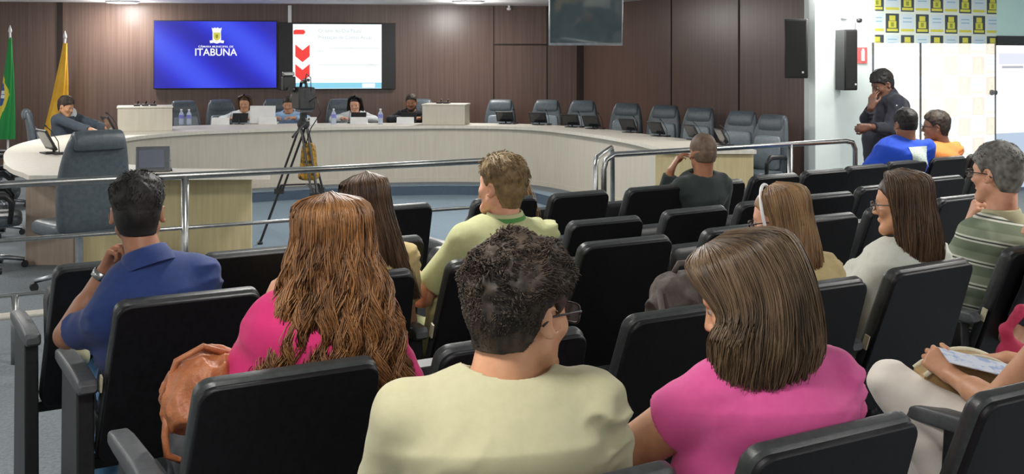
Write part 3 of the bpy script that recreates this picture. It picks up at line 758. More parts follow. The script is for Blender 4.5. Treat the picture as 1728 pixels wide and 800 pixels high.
nt_ = fbox(12.16, 12.75, 1.62, 1.76, -.004, .002).build('window_notice', emit('pale_film', (.86, .88, 1.0), DAY * .32), w1)
nt_['label'] = 'pale lilac printed strip'
nl = fbox(12.22, 12.62, 1.57, 1.60, -.004, .002).build('window_lettering', emit('grey_film', (.62, .64, .72), DAY * .25), w1)
# floor: audience floor, council floor, sunken middle, and the carpeted edge round it
INN = [(455, 303), (440, 294), (290, 292), (196, 277)]
def D(px, py, z=.775): return atz(px, py, z)
inner = [D(455, 303), D(440, 294), D(300, 292), D(215, 282), D(170, 268), D(163, 255), D(170, 246), D(185, 239.5), D(212, 233), D(250, 228), D(330, 222), D(432, 218), D(560, 214.5), D(700, 212.4), D(790, 212.2), D(864, 213.5), D(910, 216), D(950, 220), D(1010, 228), D(1060, 236.5), D(1100, 246), D(1118, 253)]
def smooth_line(P, n=4):
    P = [np.array(p[:2]) for p in P]; out = []
    for i in range(len(P) - 1):
        a, b, c, d = P[max(i - 1, 0)], P[i], P[i + 1], P[min(i + 2, len(P) - 1)]
        for k in range(n):
            t = k / n; out.append(.5 * (2 * b + (c - a) * t + (2 * a - 5 * b + 4 * c - d) * t * t + (3 * b - a - 3 * c + d) * t ** 3))
    out.append(P[-1]); return out
def offset_line(P, d):
    out = []
    for i in range(len(P)):
        t = unit(P[min(i + 1, len(P) - 1)] - P[max(i - 1, 0)]); out.append(P[i] + np.array([-t[1], t[0]]) * d)
    return out
inn = smooth_line(inner[8:])                    # round part of the desk, left to right
pit = offset_line(inn, -.42)
PD = -.12
a0, b0 = pit[0], pit[-1]
pitpoly = [tuple(p) for p in pit] + [(b0[0] - .1, 10.9), (1.4, 9.2), (-1.7, 7.95), (-1.8, 9.0), (-2.9, 10.6), (-3.6, 11.0)]
PIT = pitpoly
m = MB(); m.prism(pitpoly, PD - .05, PD); struct('floor_sunken', m, MT['carpet_blue'])
m = MB(); pp = pitpoly + [pitpoly[0]]
for i in range(len(pp) - 1): m.add([(*pp[i], PD - .04), (*pp[i + 1], PD - .04), (*pp[i + 1], 0.0), (*pp[i], 0.0)], [(0, 1, 2, 3)])
riser = m
# floor with the hole
outer = [(-8.3, -4.3), (15, -4.3), (15, 19.2), (-8.3, 19.2)]
bmx = bpy.data.curves.new('floor_outline', 'CURVE'); bmx.dimensions = '2D'; bmx.fill_mode = 'FRONT'
for poly in (outer, pitpoly):
    sp = bmx.splines.new('POLY'); sp.points.add(len(poly) - 1); sp.use_cyclic_u = True
    for k, p in enumerate(poly): sp.points[k].co = (*p, 0, 1)
tmp = bpy.data.objects.new('tmp', bmx); me = bpy.data.meshes.new_from_object(tmp); bpy.data.objects.remove(tmp)
fl = link('floor', me, MT['carpet_grey']); fl['kind'] = 'structure'
struct('floor_edge', riser, MT['carpet_dark'])
ed = MB()                                        # pale strip of carpet along the edge
q = offset_line(inn, -.24)
for i in range(len(pit) - 1): ed.add([(*pit[i], .004), (*pit[i + 1], .004), (*q[i + 1], .004), (*q[i], .004)], [(0, 1, 2, 3)])
for i in range(len(pit) - 1): ed.add([(*pit[i], .004), (*pit[i + 1], .004), (*pit[i + 1], -.012), (*pit[i], -.012)], [(0, 1, 2, 3)])
struct('floor_edging', ed, MT['carpet_blue'])
m = MB(); m.box((3.3, 7.5, CEIL + .05), (24, 24, .1)); struct('ceiling', m, MT['ceiling'])

# ------------------------------------------------------------------ ceiling lamps
def lamp_obj():
    t = empty('ceiling_lamp', label='x', cat='ceiling lamp', group='round recessed ceiling lamps')
    m = MB(); m.lathe((0, 0, 0), [(.20, 0), (.245, 0), (.245, -.022), (.215, -.030), (.205, -.012)], 32); sub(m, 'lamp_rim', MT['white_plastic'], t, smooth=False)
    m = MB(); m.lathe((0, 0, 0), [(.02, -.012), (.208, -.012), (.208, -.018), (.1, -.022), (.02, -.023)], 32); sub(m, 'diffuser', emit('lamp_diffuser', (1, .98, .94), 6.0), t)
    return t
def lamp_light(p, y_):
    l = bpy.data.lights.new('lamp_light', 'AREA'); l.shape = 'DISK'; l.size = .42; l.energy = LAMP_W * (.7 if y_ < 4 else 1.15); l.color = (1.0, .97, .92)
    o = bpy.data.objects.new('lamp_light', l); COL.objects.link(o); o.location = (0, 0, -.04); o.parent = p
    l = bpy.data.lights.new('ceiling_fill', 'POINT'); l.shadow_soft_size = .12; l.energy = LAMP_W * (.40 if y_ < 4 else .75); l.color = (1., .97, .93)  # added point light below each lamp to brighten the ceiling
    o = bpy.data.objects.new('ceiling_fill', l); COL.objects.link(o); o.location = (0, 0, -.22); o.parent = p
lp = lamp_obj(); first = True
seen = {(1, 5): 'round lit ceiling lamp by the back wall, between slide screen and hanging screen', (0, 5): 'round lit ceiling lamp above the back wall, left of the blue screen'}
XS = [-5.9, -.66, 3.6, 8.0]; YS = [-1.5, 1.6, 5.0, 8.6, 12.4, 17.0]
for i, x in enumerate(XS):
    for j, y in enumerate(YS):
        if i >= 2 and j == 5 or (i == 3 and j >= 4): continue
        t = lp if first else copy_tree(lp); first = False
        t.location = (x + (.02 if j == 5 and i == 0 else 0), y, CEIL - .001)
        if (i, j) in seen: t['label'] = seen[(i, j)]
        else: t['label'] = 'round ceiling lamp out of the picture %s, %s' % (('behind the camera', 'over the nearest seats', 'over the middle seats', 'over the railing', 'over the council floor', 'by the back wall')[j], ('far left', 'centre left', 'centre right', 'far right')[i])
        lamp_light(t, y)
t = copy_tree(lp); t.location = (5.4, 12.0, CEIL - .001); t['label'] = 'added round ceiling lamp out of the picture before the glass doors, brightening the teal wall'  # extra unseen lamp, added to brighten the teal wall
# ------------------------------------------------------------------ council desk
out_px = [(-3.77, 8.87), (-4.3, 9.6), (-5.0, 11.1), (-5.35, 12.3), (-5.4, 13.5), (-5.05, 14.7), (-4.3, 15.5), (-3.0, 15.95), (-1.4, 16.05), (-.2, 15.95), (.6, 15.5), (1.25, 14.6), (1.75, 13.4), (2.25, 12.2), (2.46, 11.33)]
innA = smooth_line(inner[1:]); innA = [p for p in innA]
outA = smooth_line([V3(*p, 0) for p in out_px])
def resample(P, n):
    P = np.array(P); d = np.r_[0, np.cumsum(np.linalg.norm(np.diff(P, axis=0), axis=1))]; t = np.linspace(0, d[-1], n)
    return np.stack([np.interp(t, d, P[:, i]) for i in range(2)], 1)
NI = 90
desk = empty('council_desk', (0, 0, 0), 0, 'long curved pale wood council desk sweeping round the sunken floor', 'desk')
def ribbon(A, B, z0, z1):
    m = MB(); n = len(A)
    vs = [(*p, z1) for p in A] + [(*p, z1) for p in B] + [(*p, z0) for p in A] + [(*p, z0) for p in B]; fs = []
    for i in range(n - 1):
        fs += [(i, i + 1, n + i + 1, n + i), (2 * n + i, 3 * n + i, 3 * n + i + 1, 2 * n + i + 1), (i, 2 * n + i, 2 * n + i + 1, i + 1), (n + i, n + i + 1, 3 * n + i + 1, 3 * n + i)]
    fs += [(0, n, 3 * n, 2 * n), (n - 1, 3 * n - 1, 4 * n - 1, 2 * n - 1)]
    return m.add(vs, fs)
IA = resample(innA, NI); OA = resample(outA, NI)
sub(ribbon(IA, OA, .735, .775), 'worktop', MT['desk_top'], desk)
roundI = [p for p in innA[7 * 4:]]
FA = offset_line(list(resample(innA[24:-1], 70)), .07); FB = offset_line(list(resample(innA[24:-1], 70)), .10)
fp = sub(ribbon(np.array(FA), np.array(FB), .0, .735), 'front_panel', MT['desk_front'], desk)
sub(ribbon(resample(offset_line(list(resample(innA[24:-1], 70)), .062), 70), np.array(FA), .0, .06), 'plinth', MT['desk_front'], desk)
OB = offset_line(list(resample(outA, 80)), -.32); OC = offset_line(list(resample(outA, 80)), -.30)
sub(MB().box((1.95, 11.42, .368), (.99, .04, .735)), 'end_panel', MT['desk_yellow'], desk)
sub(MB().box((-2.86, 9.30, .368), (1.42, .03, .735)), 'end_panel', MT['desk_yellow'], desk)
sub(MB().box((-3.80, 9.27, .368), (.39, .04, .735)), 'end_panel', MT['desk_pink'], desk)
sub(MB().box((-3.60, 9.55, .368), (.03, .5, .735)), 'side_panel', MT['desk_front'], desk)
# near slab of the left arm
m = MB(); m.prism([(-3.80, 8.86), (-1.92, 8.94), (-2.02, 9.36), (-2.8, 9.42), (-3.5, 9.9), (-4.45, 9.85)], .736, .776); sub(m, 'worktop_end', MT['desk_top'], desk)
# box-shaped upstands standing on the desk
def upstand(c, d, rz, label, items):
    t = empty('lectern_box', c, rz, label, 'lectern box')
    sub(MB().box((0, 0, d[2] / 2), d), 'box', MT['desk_front'], t, bevel=.006)
    sub(MB().box((0, -.0, d[2] + .012), (d[0] + .02, d[1] + .02, .021)), 'lid', MT['desk_top'], t, bevel=.005)
    k = MB()
    for i in range(items): k.box((-d[0] * .15 + i * .1, 0, d[2] + .034), (.08, .14, .02))
    for i in range(items): k.tube([(-d[0] * .15 + i * .1, .05, d[2] + .03), (-d[0] * .15 + i * .1 + .02, .02, d[2] + .08)], .008, 6)
    sub(k, 'control_buttons', MT['plastic_black'], t)
    return t
b1 = at(260, 222, 14.5); b1[2] = .775
upstand((b1[0] - .10, b1[1] - .05, .775), (.66, .5, .29), .32, 'pale wooden box on the desk between the suited man and the woman in white', 3)
b2 = at(755, 210, 15.75); upstand((b2[0] - .02, 15.8, .775), (.60, .42, .265), -.12, 'pale wooden box on the desk right of the man in black', 2)

# ------------------------------------------------------------------ leather council chairs
def council_chair(name='council_chair', arms=True, base=True):
    t = empty(name)
    m = MB(); rings = []
    for z, w, y, th in ((.40, .44, .18, .05), (.46, .50, .20, .09), (.60, .53, .215, .10), (.75, .53, .22, .10), (.90, .50, .24, .09), (1.02, .45, .27, .08), (1.10, .40, .29, .06), (1.13, .34, .295, .03)):
        rings.append([(x, -y + yy, z) for x, yy in rrect(w, th, min(th, w) * .45, 4)])
    m.loft(rings); sub(m, 'backrest', MT['council_leather'], t, smooth=True, sub=1)
    m = MB(); rings = []
    for z, w, y, th in ((.48, .36, .15, .03), (.52, .40, .155, .06), (.70, .41, .165, .06), (.86, .39, .18, .05), (.90, .36, .19, .03)):
        rings.append([(x, -y + yy, z) for x, yy in rrect(w, th, .02, 4)])
    m.loft(rings); sub(m, 'back_cushion', MT['council_light'], t, smooth=True, sub=1)
    m = MB(); rings = []
    for x, s in ((-.185, .82), (-.175, .96), (-.1, 1.), (.1, 1.), (.175, .96), (.185, .82)):
        prof = [(-.215, .905), (-.205, 1.0), (-.225, 1.09), (-.27, 1.155), (-.33, 1.145), (-.36, 1.08), (-.345, 1.0), (-.325, 1.0), (-.32, 1.08), (-.30, 1.10), (-.265, 1.08), (-.26, 1.0), (-.25, .90)]
        rings.append([(x, -.27 + (yy + .27) * s, 1.03 + (zz - 1.03) * s) for yy, zz in prof])
    m.loft(rings); sub(m, 'headrest', MT['council_leather'], t, smooth=True, sub=1)
    m = MB(); rings = []
    for z, k in ((.38, .9), (.40, 1.), (.46, 1.02), (.485, .94), (.49, .8)): rings.append([(x * k, .03 + y * k, z) for x, y in rrect(.52, .50, .10, 5)])
    m.loft(rings); sub(m, 'seat', MT['council_leather'], t, smooth=True, sub=1)
    if arms:
        for s in (-1, 1):
            m = MB(); m.tube([(s * .29, -.20, .48), (s * .31, -.20, .62), (s * .31, -.10, .665), (s * .31, .14, .665), (s * .30, .20, .60), (s * .28, .18, .42)], [.02, .025, .03, .032, .025, .02], 8)
            sub(m, 'armrest', MT['plastic_black'], t, smooth=True)
    if base:
        m = MB(); m.tube([(0, 0, .10), (0, 0, .38)], .028, 10); m.lathe((0, 0, .07), [(.05, 0), (.055, .03), (.04, .06), (.03, .10)], 14); sub(m, 'gas_column', MT['chrome_dull'], t)
        m = MB(); 
        for i in range(5):
            a = 2 * PI * i / 5 + .3; m.tube([(0, 0, .10), (.16 * math.cos(a), .16 * math.sin(a), .095), (.30 * math.cos(a), .30 * math.sin(a), .07)], [.026, .022, .016], 8)
        sub(m, 'star_base', MT['chrome_dull'], t, smooth=True)
        for i in range(5):
            a = 2 * PI * i / 5 + .3; m = MB(); c = (.30 * math.cos(a), .30 * math.sin(a), .03)
            m.tube([(c[0] - .025 * math.sin(a), c[1] + .025 * math.cos(a), .03), (c[0] + .025 * math.sin(a), c[1] - .025 * math.cos(a), .03)], .03, 12); sub(m, 'castor', MT['plastic_black'], t)
    return t
CC0 = council_chair(); used = [False]
def place_cc(x, y, face, label, group, sc=.93):
    t = CC0 if not used[0] else copy_tree(CC0); used[0] = True
    t.location = (x, y, 0); t.rotation_euler = (0, 0, face); t.scale = (sc, sc, sc); tag(t, label, 'council chair', group); return t
# face: rotation so that local +Y (front) points at the middle of the horseshoe
def facing(x, y, tx=-1.3, ty=11.5): return math.atan2(-(tx - x), ty - y)
rc = [(841, 16.75), (919, 16.65), (979, 16.35), (1050, 15.55), (1112, 14.85), (1168, 14.15), (1235, 13.25), (1282, 12.4)]
rl = ['empty council chair right of the second wooden box, first of the right-hand run', 'empty council chair second from the left of the right-hand run', 'empty council chair third in the right-hand run, under the hanging screen', 'empty council chair fourth along the desk, right of the one under the hanging screen',
      'empty council chair fifth along the curve of the desk', 'empty council chair behind the head of the man in the dark sweater', 'empty council chair seventh along the desk, last but one before the desk end', 'empty council chair at the far right end of the desk, nearest the metal rail']
MON = []
for (px, Y), lb in zip(rc, rl):
    x = (px - 864) * Y / FPX; place_cc(x, Y + .25 if px < 1000 else Y + .1, facing(x, Y, -1.0, 9.5), lb, 'empty council chairs along the right of the desk')
for px, Y, lb in ((316, 16.45, 'empty council chair behind the first wooden box'), (377, 16.9, 'council chair of the woman in the white blouse left of the laptop'), (468, 17.1, 'council chair behind the video camera, left of the person in light blue'), (575, 17.15, 'council chair of the dark-haired woman in white under the white slide'), (706, 17.15, 'council chair of the bearded man in black')):
    x = (px - 864) * Y / FPX; place_cc(x, Y + .12, facing(x, Y), lb, 'council chairs behind the middle of the desk')
bc = place_cc(-3.21, 8.35, .80, 'large council chair seen from behind at the near left end of the desk', 'council chairs at the left of the desk', 1.03)
for o_ in list(bc.children):
    if o_.name.startswith('armrest'): bpy.data.objects.remove(o_)
place_cc(-4.22, 9.05, -1.15, 'council chair cut by the left edge, its chrome star base beside the desk', 'council chairs at the left of the desk')
place_cc(-5.80, 12.75, -1.25, 'council chair at the far left edge under the green flag', 'council chairs at the left of the desk')
place_cc(-4.98, 10.75, -1.2, 'council chair at the left edge, in front of the one under the green flag', 'council chairs at the left of the desk')
place_cc(-5.85, 14.25, -1.1, 'council chair with the man in the grey suit', 'council chairs at the left of the desk')

# ------------------------------------------------------------------ touchscreens, microphones, cards, bottles, laptop
def monitor(scale=1., mat='screen_off'):
    t = empty('desk_touchscreen')
    m = MB(); m.box((0, .03, .006), (.20, .15, .012)); sub(m, 'foot', MT['plastic_black'], t, bevel=.004)
    m = MB(); m.tube([(0, .06, .012), (0, .05, .09), (0, .01, .12)], .014, 8); sub(m, 'arm', MT['plastic_black'], t)
    m = MB(); m.box((0, -.01, .13), (.32, .022, .21), rx=.5); s_ = sub(m, 'housing', MT['plastic_grey'] if mat == 'screen_grey' else MT['plastic_black'], t, bevel=.006)
    m = MB(); m.box((0, -.0225 , .1275 + .004), (.275, .004, .165), rx=.5)
    # the glass sits on the user's side (+Y of the housing faces the seat)
    for v in range(len(m.v)):
        x, y, z = m.v[v]; m.v[v] = (x, y, z)
    sub(m, 'screen', MT[mat], s_)
    m = MB(); m.tube([(.19, .05, 0), (.19, .05, .02), (.19, .04, .12), (.185, -.02, .22), (.18, -.06, .26)], .0045, 6); m.tube([(.18, -.06, .26), (.178, -.085, .275)], .009, 8); m.box((.19, .05, .012), (.06, .09, .021)); sub(m, 'microphone', MT['plastic_black'], t)
    t.scale = (scale,) * 3; return t
mon0 = monitor(1.0); mused = [False]
def place_mon(x, y, rz, label, group, src=mon0, flag=mused, z=.775, sc=1.):
    t = src if not flag[0] else copy_tree(src); flag[0] = True
    t.location = (x, y, z); t.rotation_euler = (0, 0, rz); t.scale = (sc,) * 3; tag(t, label, 'touchscreen', group); return t
mons = [(852, 15.85), (908, 15.6), (963, 15.05), (998, 14.7), (1060, 13.95), (1108, 13.3), (1168, 12.7), (1218, 12.0)]
ml = ['in front of the first chair right of the second wooden box', 'in front of the second chair from the left', 'just left of the chair under the hanging screen', 'in front of the chair under the hanging screen', 'in front of the fourth chair', 'in front of the fifth chair', 'beside the raised hand of the man in the dark sweater', 'just right of the head of the man in the dark sweater']
for (px, Y), lb in zip(mons, ml):
    x = (px - 864) * Y / FPX; place_mon(x, Y, facing(x, Y) + PI, 'small black touchscreen ' + lb, 'touchscreens on the right of the desk', sc=.78)
for px, Y, lb, rz in ((405, 15.75, 'in front of the woman in white blouse', 0), (605, 16.0, 'in front of the dark-haired woman under the slide', 0), (690, 16.0, 'in front of the man in black', 0), (185, 13.35, 'under the hands of the suited man', -1.0), (80, 10.9, 'on the left arm of the desk beside the large chair', -.9)):
    x = (px - 864) * Y / FPX; place_mon(x, Y, (PI if px > 300 else rz), 'small black touchscreen ' + lb, 'touchscreens on the left and middle of the desk', sc=1.05 if px < 300 else .68)
# large touchscreen seen from the front at the near left end
t = empty('desk_touchscreen', (-2.92, 9.16, .776), .32, 'large grey touchscreen right of the big chair at the near left desk end', 'touchscreen')
sub(MB().box((.05, .06, .008), (.20, .16, .016)), 'foot', MT['plastic_black'], t, bevel=.004)
sub(MB().tube([(.1, .06, .01), (.13, .08, .08), (.08, .05, .12)], .012, 8), 'arm', MT['plastic_black'], t)
h = sub(MB().box((0, 0, .10), (.27, .025, .23), rx=-.55), 'housing', MT['plastic_grey'], t, bevel=.008)
sub(MB().box((-.012, -.013, .106), (.20, .006, .165), rx=-.55), 'screen', MT['screen_grey'], h)

def bottle():
    t = empty('water_bottle', cat='bottle')
    m = MB(); m.lathe((0, 0, 0), [(.028, 0), (.033, .006), (.033, .05), (.031, .06), (.033, .07), (.033, .13), (.026, .155), (.013, .175), (.012, .19)], 16); 
    mt, nt, b = nt_mat('bottle_plastic'); b.inputs['Base Color'].default_value = (.65, .75, .9, 1); b.inputs['Roughness'].default_value = .1; b.inputs['Alpha'].default_value = .65
    o = sub(m, 'bottle_body', mt, t, smooth=True)
    m = MB(); m.lathe((0, 0, .085), [(.0335, 0), (.034, .002), (.034, .045), (.0335, .047)], 16); sub(m, 'bottle_label', M('bottle_label', s2l(110, 120, 200), s2l(150, 150, 220), .5), t)
    m = MB(); m.lathe((0, 0, .188), [(.013, 0), (.0145, .002), (.0145, .018), (.012, .02)], 12); sub(m, 'cap', MT['white_plastic'], t)
    return t
b0_ = bottle(); bu = False
for px, Y, lb in ((306, 15.6, 'left of the two right of the first wooden box'), (319, 15.6, 'right of the two bottles beside the first wooden box'), (563, 15.75, 'left of the woman under the slide'), (642, 15.75, 'left of the man in black')):
    t = b0_ if not bu else copy_tree(b0_); bu = True
    t.location = ((px - 864) * Y / FPX, Y, .775); t.scale = (1.05,) * 3; tag(t, 'clear water bottle with blue label, ' + lb, 'bottle', 'water bottles on the desk')
c0_ = None
for px, Y, w, lb in ((452, 15.72, .22, 'in front of the laptop'), (520, 15.72, .22, 'below the person in light blue'), (606, 15.72, .24, 'in front of the dark-haired woman'), (684, 15.72, .24, 'in front of the man in black'), (372, 15.6, .20, 'left of the woman in the white blouse')):
    m = MB(); m.add([(-.12, -.04, 0), (.12, -.04, 0), (.12, 0, .10), (-.12, 0, .10), (.12, .04, 0), (-.12, .04, 0)], [(0, 1, 2, 3), (3, 2, 4, 5), (0, 3, 5), (1, 4, 2), (0, 5, 4, 1)])
    if c0_ is None: c0_ = sub(m, 'name_card', MT['paper'], None); o = c0_
    else: o = c0_.copy(); COL.objects.link(o)
    o.location = ((px - 864) * Y / FPX, Y, .776); tag(o, 'white folded name card on the desk ' + lb, 'name card', 'name cards')
t = empty('laptop', ((448 - 864) * 16.0 / FPX, 15.95, .776), PI, 'silver white laptop open on the desk left of the video camera', 'laptop')
sub(MB().box((0, 0, .009), (.36, .25, .018)), 'keyboard_base', MT['white_plastic'], t, bevel=.004); sub(MB().box((0, .14, .13), (.36, .012, .25), rx=.2), 'laptop_screen', MT['white_plastic'], t, bevel=.004)
t.rotation_euler = (0, 0, PI)

# ------------------------------------------------------------------ screens on the back wall
dB = unit(np.array([*WBack, 0.]) - np.array([*WLx, 0.])); aB = math.atan2(dB[1], dB[0]); nB = V3(dB[1], -dB[0], 0)
def onback(px, py, off=0.):
    k = tback(px); p = np.array(WLx) + (np.array(WBack) - np.array(WLx)) * k; return V3(p[0], p[1], CAMH - (py - HZ) * p[1] / FPX) + nB * off
def blue_screen():
    m, nt, b = nt_mat('blue_screen_picture'); N = nt.nodes.new; Lk = nt.links.new
    tc = N('ShaderNodeTexCoord'); mp = N('ShaderNodeMapping'); mp.inputs['Scale'].default_value = (.9, 1, 2.6); mp.inputs['Rotation'].default_value = (0, .45, 0); Lk(tc.outputs['Object'], mp.inputs[0])
    w = N('ShaderNodeTexWave'); w.inputs['Scale'].default_value = .28; w.inputs['Distortion'].default_value = 2.4; w.inputs['Detail'].default_value = 1; w.inputs['Detail Scale'].default_value = .6; Lk(mp.outputs[0], w.inputs[0])
    cr = N('ShaderNodeValToRGB'); e = cr.color_ramp.elements; e[0].color = (*s2l(36, 34, 176), 1); e[1].color = (*s2l(64, 84, 245), 1); e2 = cr.color_ramp.elements.new(.5); e2.color = (*s2l(46, 52, 218), 1)
    Lk(w.outputs['Color'], cr.inputs[0]); b.inputs['Base Color'].default_value = (0, 0, 0, 1); Lk(cr.outputs[0], b.inputs['Emission Color']); b.inputs['Emission Strength'].default_value = .95; b.inputs['Roughness'].default_value = .25
    return m
def text(body, size, loc, mat, parent, rot, bold=.0, sx=1., name='lettering', align='CENTER'):
    c = bpy.data.curves.new(name, 'FONT'); c.body = body; c.size = size; c.align_x = align; c.align_y = 'CENTER'; c.extrude = .002; c.offset = bold
    tmp = bpy.data.objects.new('t', c); me = bpy.data.meshes.new_from_object(tmp); bpy.data.objects.remove(tmp)
    o = link(name, me, mat, parent); o.location = loc; o.rotation_euler = rot; o.scale = (sx, 1, 1); return o
cw = emit('screen_white', (.95, .97, 1.), 1.0); cy = emit('screen_yellow', s2l(225, 215, 90), .9)
def tv(px0, px1, py0, py1, label, cat='screen', name='wall_screen'):
    a = onback(px0, (py0 + py1) / 2, .07); b = onback(px1, (py0 + py1) / 2, .07); c = (a + b) / 2; w = np.linalg.norm(b - a); h = (py1 - py0) * c[1] / FPX
    t = empty(name, c, aB, label, cat); sub(MB().box((0, .02, 0), (w, .05, h)), 'bezel', MT['plastic_black'], t, bevel=.006); return t, w, h
t, w, h = tv(260, 468, 34.5, 150, 'lit screen with a blue picture, white town name and crest', name='wall_screen')
sub(MB().box((0, -.008, .0), (w - .03, .006, h - .03)), 'picture', blue_screen(), t)
FR = (PI / 2, 0, 0); S_ = w / 208.
px = lambda x, y: ((x - 364) * S_, -.014, -(y - 92.2) * S_)
m = MB()
crest = MB()
def shp(pts, z0=0., mat=cw, name='crest'):
    m = MB(); n = len(pts); P = [px(*p) for p in pts]; m.add([(p[0], -.013 - z0, p[2]) for p in P] + [(p[0], -.010, p[2]) for p in P], [tuple(range(n)), tuple(range(n, 2 * n))[::-1]] + [(i, (i + 1) % n, n + (i + 1) % n, n + i) for i in range(n)])
    return sub(m, name, mat, t)
shp([(357, 45.5), (360, 46.8), (362, 45), (364.5, 46.5), (367, 45), (370, 46.8), (374, 45.5), (372.5, 53), (373, 66), (370, 68.5), (366, 69.5), (361, 68.5), (358.5, 66), (358.5, 53)], .0, cw, 'crest_crown')
shp([(360, 54), (371.5, 54), (371.5, 63), (369, 66.5), (365.7, 68), (362.4, 66.5), (360, 63)], .002, cy, 'crest_shield')
shp([(363.5, 57.5), (368, 57.5), (367.6, 62.5), (365.7, 64.5), (363.8, 62.5)], .004, emit('crest_green', s2l(150, 160, 50), .8), 'crest_charge')
shp([(353.5, 68), (359, 67), (365.5, 70), (372, 67), (378, 68), (377, 72.5), (371, 71.5), (365.5, 73.2), (360, 71.5), (354.5, 72.5)], .001, cw, 'crest_ribbon')
text('CÂMARA MUNICIPAL DE', 4.6 * S_, px(364, 78.5), cw, t, FR, .0006, 1.16)
text('ITABUNA', 17.5 * S_, px(364, 88.5), cw, t, FR, .0022, .96)
t, w, h = tv(470, 667, 38.5, 151, 'large black screen showing a white slide with red arrows on the brown wall', name='wall_screen')
S_ = w / 197.; px = lambda x, y: ((x - 568.5) * S_, -.014, -(y - 94.7) * S_)
def rect(x0, y0, x1, y1, mat, name, z=0.): return shp([(x0, y0), (x1, y0), (x1, y1), (x0, y1)], z, mat, name)
rect(494, 40.5, 643, 150, emit('slide_white', (.93, .99, 1.), 1.12), 'slide')
rect(494, 140, 643, 149.5, emit('slide_blue', s2l(140, 215, 240), 1.0), 'slide_footer', .001)
rect(610, 141, 632, 148.5, cw, 'slide_footer_logo', .002)
er = emit('slide_red', s2l(245, 60, 55), 1.)
sl = lambda y: [(498, y), (510, y + 10), (522, y), (522, y + 20), (510, y + 30), (498, y + 20)]
shp(sl(75), .002, er, 'slide_arrow'); shp(sl(108), .002, er, 'slide_arrow')
shp([(495, 52), (498, 50), (512, 50), (515, 54), (512, 58), (495, 58)], .002, er, 'slide_tag')
gt = emit('slide_text', (.62, .66, .68), .9)
text('Ordem do Dia/Pauta', 8.2 * S_, px(536, 52), gt, t, FR, 0, 1.05, align='LEFT'); text('Prestação de Contas Anual', 8.2 * S_, px(536, 63), gt, t, FR, 0, 1.0, align='LEFT')
rect(556, 81, 640, 81.6, gt, 'slide_rule', .001); rect(536, 109.4, 640, 110, gt, 'slide_rule', .001); text('Jan', 5 * S_, px(592, 80), gt, t, FR, 0); text('Itens', 5 * S_, px(540, 86), gt, t, FR, 0); text('Total', 5 * S_, px(625, 109), gt, t, FR, 0)
# conduit above the screen, small ceiling camera
c = onback(489, 20, .03); m = MB(); m.box((c[0], c[1], CAMH + 73 * c[1] / FPX), (.055, .04, .30), rz=aB); tag(sub(m, 'cable_duct', MT['white_plastic'], None, bevel=.004), 'short white cable duct running from the ceiling to the slide screen', 'cable duct')
c = onback(857, 16, .10); t = empty('ceiling_sensor', c, 0, 'tiny white sensor on the brown wall just under the ceiling', 'sensor'); sub(MB().box((0, 0, .05), (.03, .03, .10)), 'stem', MT['white_plastic'], t); sub(MB().lathe((0, 0, -.02), [(.01, 0), (.035, .01), (.04, .03), (.02, .05)], 14), 'sensor_head', MT['white_plastic'], t)
# hanging screen
t = empty('hanging_screen', (.80, 12.1, 0), 0, 'glossy switched-off screen hanging from the ceiling, tilted down', 'screen')
hz = CAMH + 21.5 * 12.1 / FPX; ang = .12
sub(MB().box((0, .10, hz + .27), (.80, .05, .54), rx=ang), 'bezel', MT['chrome_dull'], t, bevel=.006)
hs_ = sub(MB().box((0, .10 - .028 * math.cos(ang), hz + .275 - .028 * math.sin(ang)), (.77, .006, .49), rx=ang), 'glass', MT['screen_glossy'], t)
sub(MB().tube([(0, .14, hz + .4), (0, .2, CEIL)], .03, 10), 'hanger', MT['white_plastic'], t)

# ------------------------------------------------------------------ loudspeakers, fire sign, wall camera
def speaker(c, rz, d, label, tilt=0., grille=True):
    t = empty('loudspeaker', c, rz, label, 'loudspeaker')
    cab = sub(MB().box((0, 0, 0), d, rx=tilt), 'cabinet', MT['plastic_black'], t, bevel=.01)
    sub(MB().box((0, -d[1] / 2 - .004, 0), (d[0] * .9, .01, d[2] * .95), rx=tilt), 'grille', M('speaker_grille', (.006, .006, .006), (.012, .012, .012), .7, 400), t, bevel=.003)
    sub(MB().box((d[0] * .3, -d[1] / 2 - .012, -d[2] * .40), (.02, .004, .02)), 'badge', MT['white_plastic'], t)
    sub(MB().box((0, d[1] / 2 + .05, .1), (.06, .15, .08)), 'bracket', MT['plastic_grey'], t)
    return t
dR = unit(np.array(WE) - np.array(WC)); aR = math.atan2(dR[1], dR[0])
p = at(1345, 82, 12.60); speaker((p[0] - .02, p[1] - .05, p[2]), aR + .9, (.25, .10, .66), 'flat black loudspeaker mounted on the brown wall right of the council chairs')
p = at(1428, 101, 12.6); speaker((p[0], p[1], p[2]), ROWA - .15, (.17, .18, .68), 'tall black loudspeaker on the white wall beside the red sign')
t = empty('fire_sign', uv(9.78, FV - .008, CAMH - (93.5 - 98) * 12.75 / FPX), ROWA, 'small red and white fire sign on the white wall right of the loudspeaker', 'sign')
q0 = atz(1454, 93.5, 1.73); 
sub(MB().box((0, 0, 0), (.15, .006, .185)), 'plate', M('sign_red', s2l(214, 96, 96), s2l(222, 108, 106), .5), t)
sub(MB().box((.01, -.005, -.005), (.05, .004, .12)), 'extinguisher_symbol', MT['white'], t, bevel=.001); sub(MB().box((.01, -.006, .062), (.03, .004, .03)), 'extinguisher_nozzle', MT['white'], t)
kk = (1454 - 864) / FPX; uu = (kk * .878 + .479) / (.878 - kk * .479) * FV; t.location = uv(uu, FV - .008, CAMH + 4.5 * 12.8 / FPX)
kk = (1428 - 864) / FPX; uu = (kk * .878 + .479) / (.878 - kk * .479) * FV
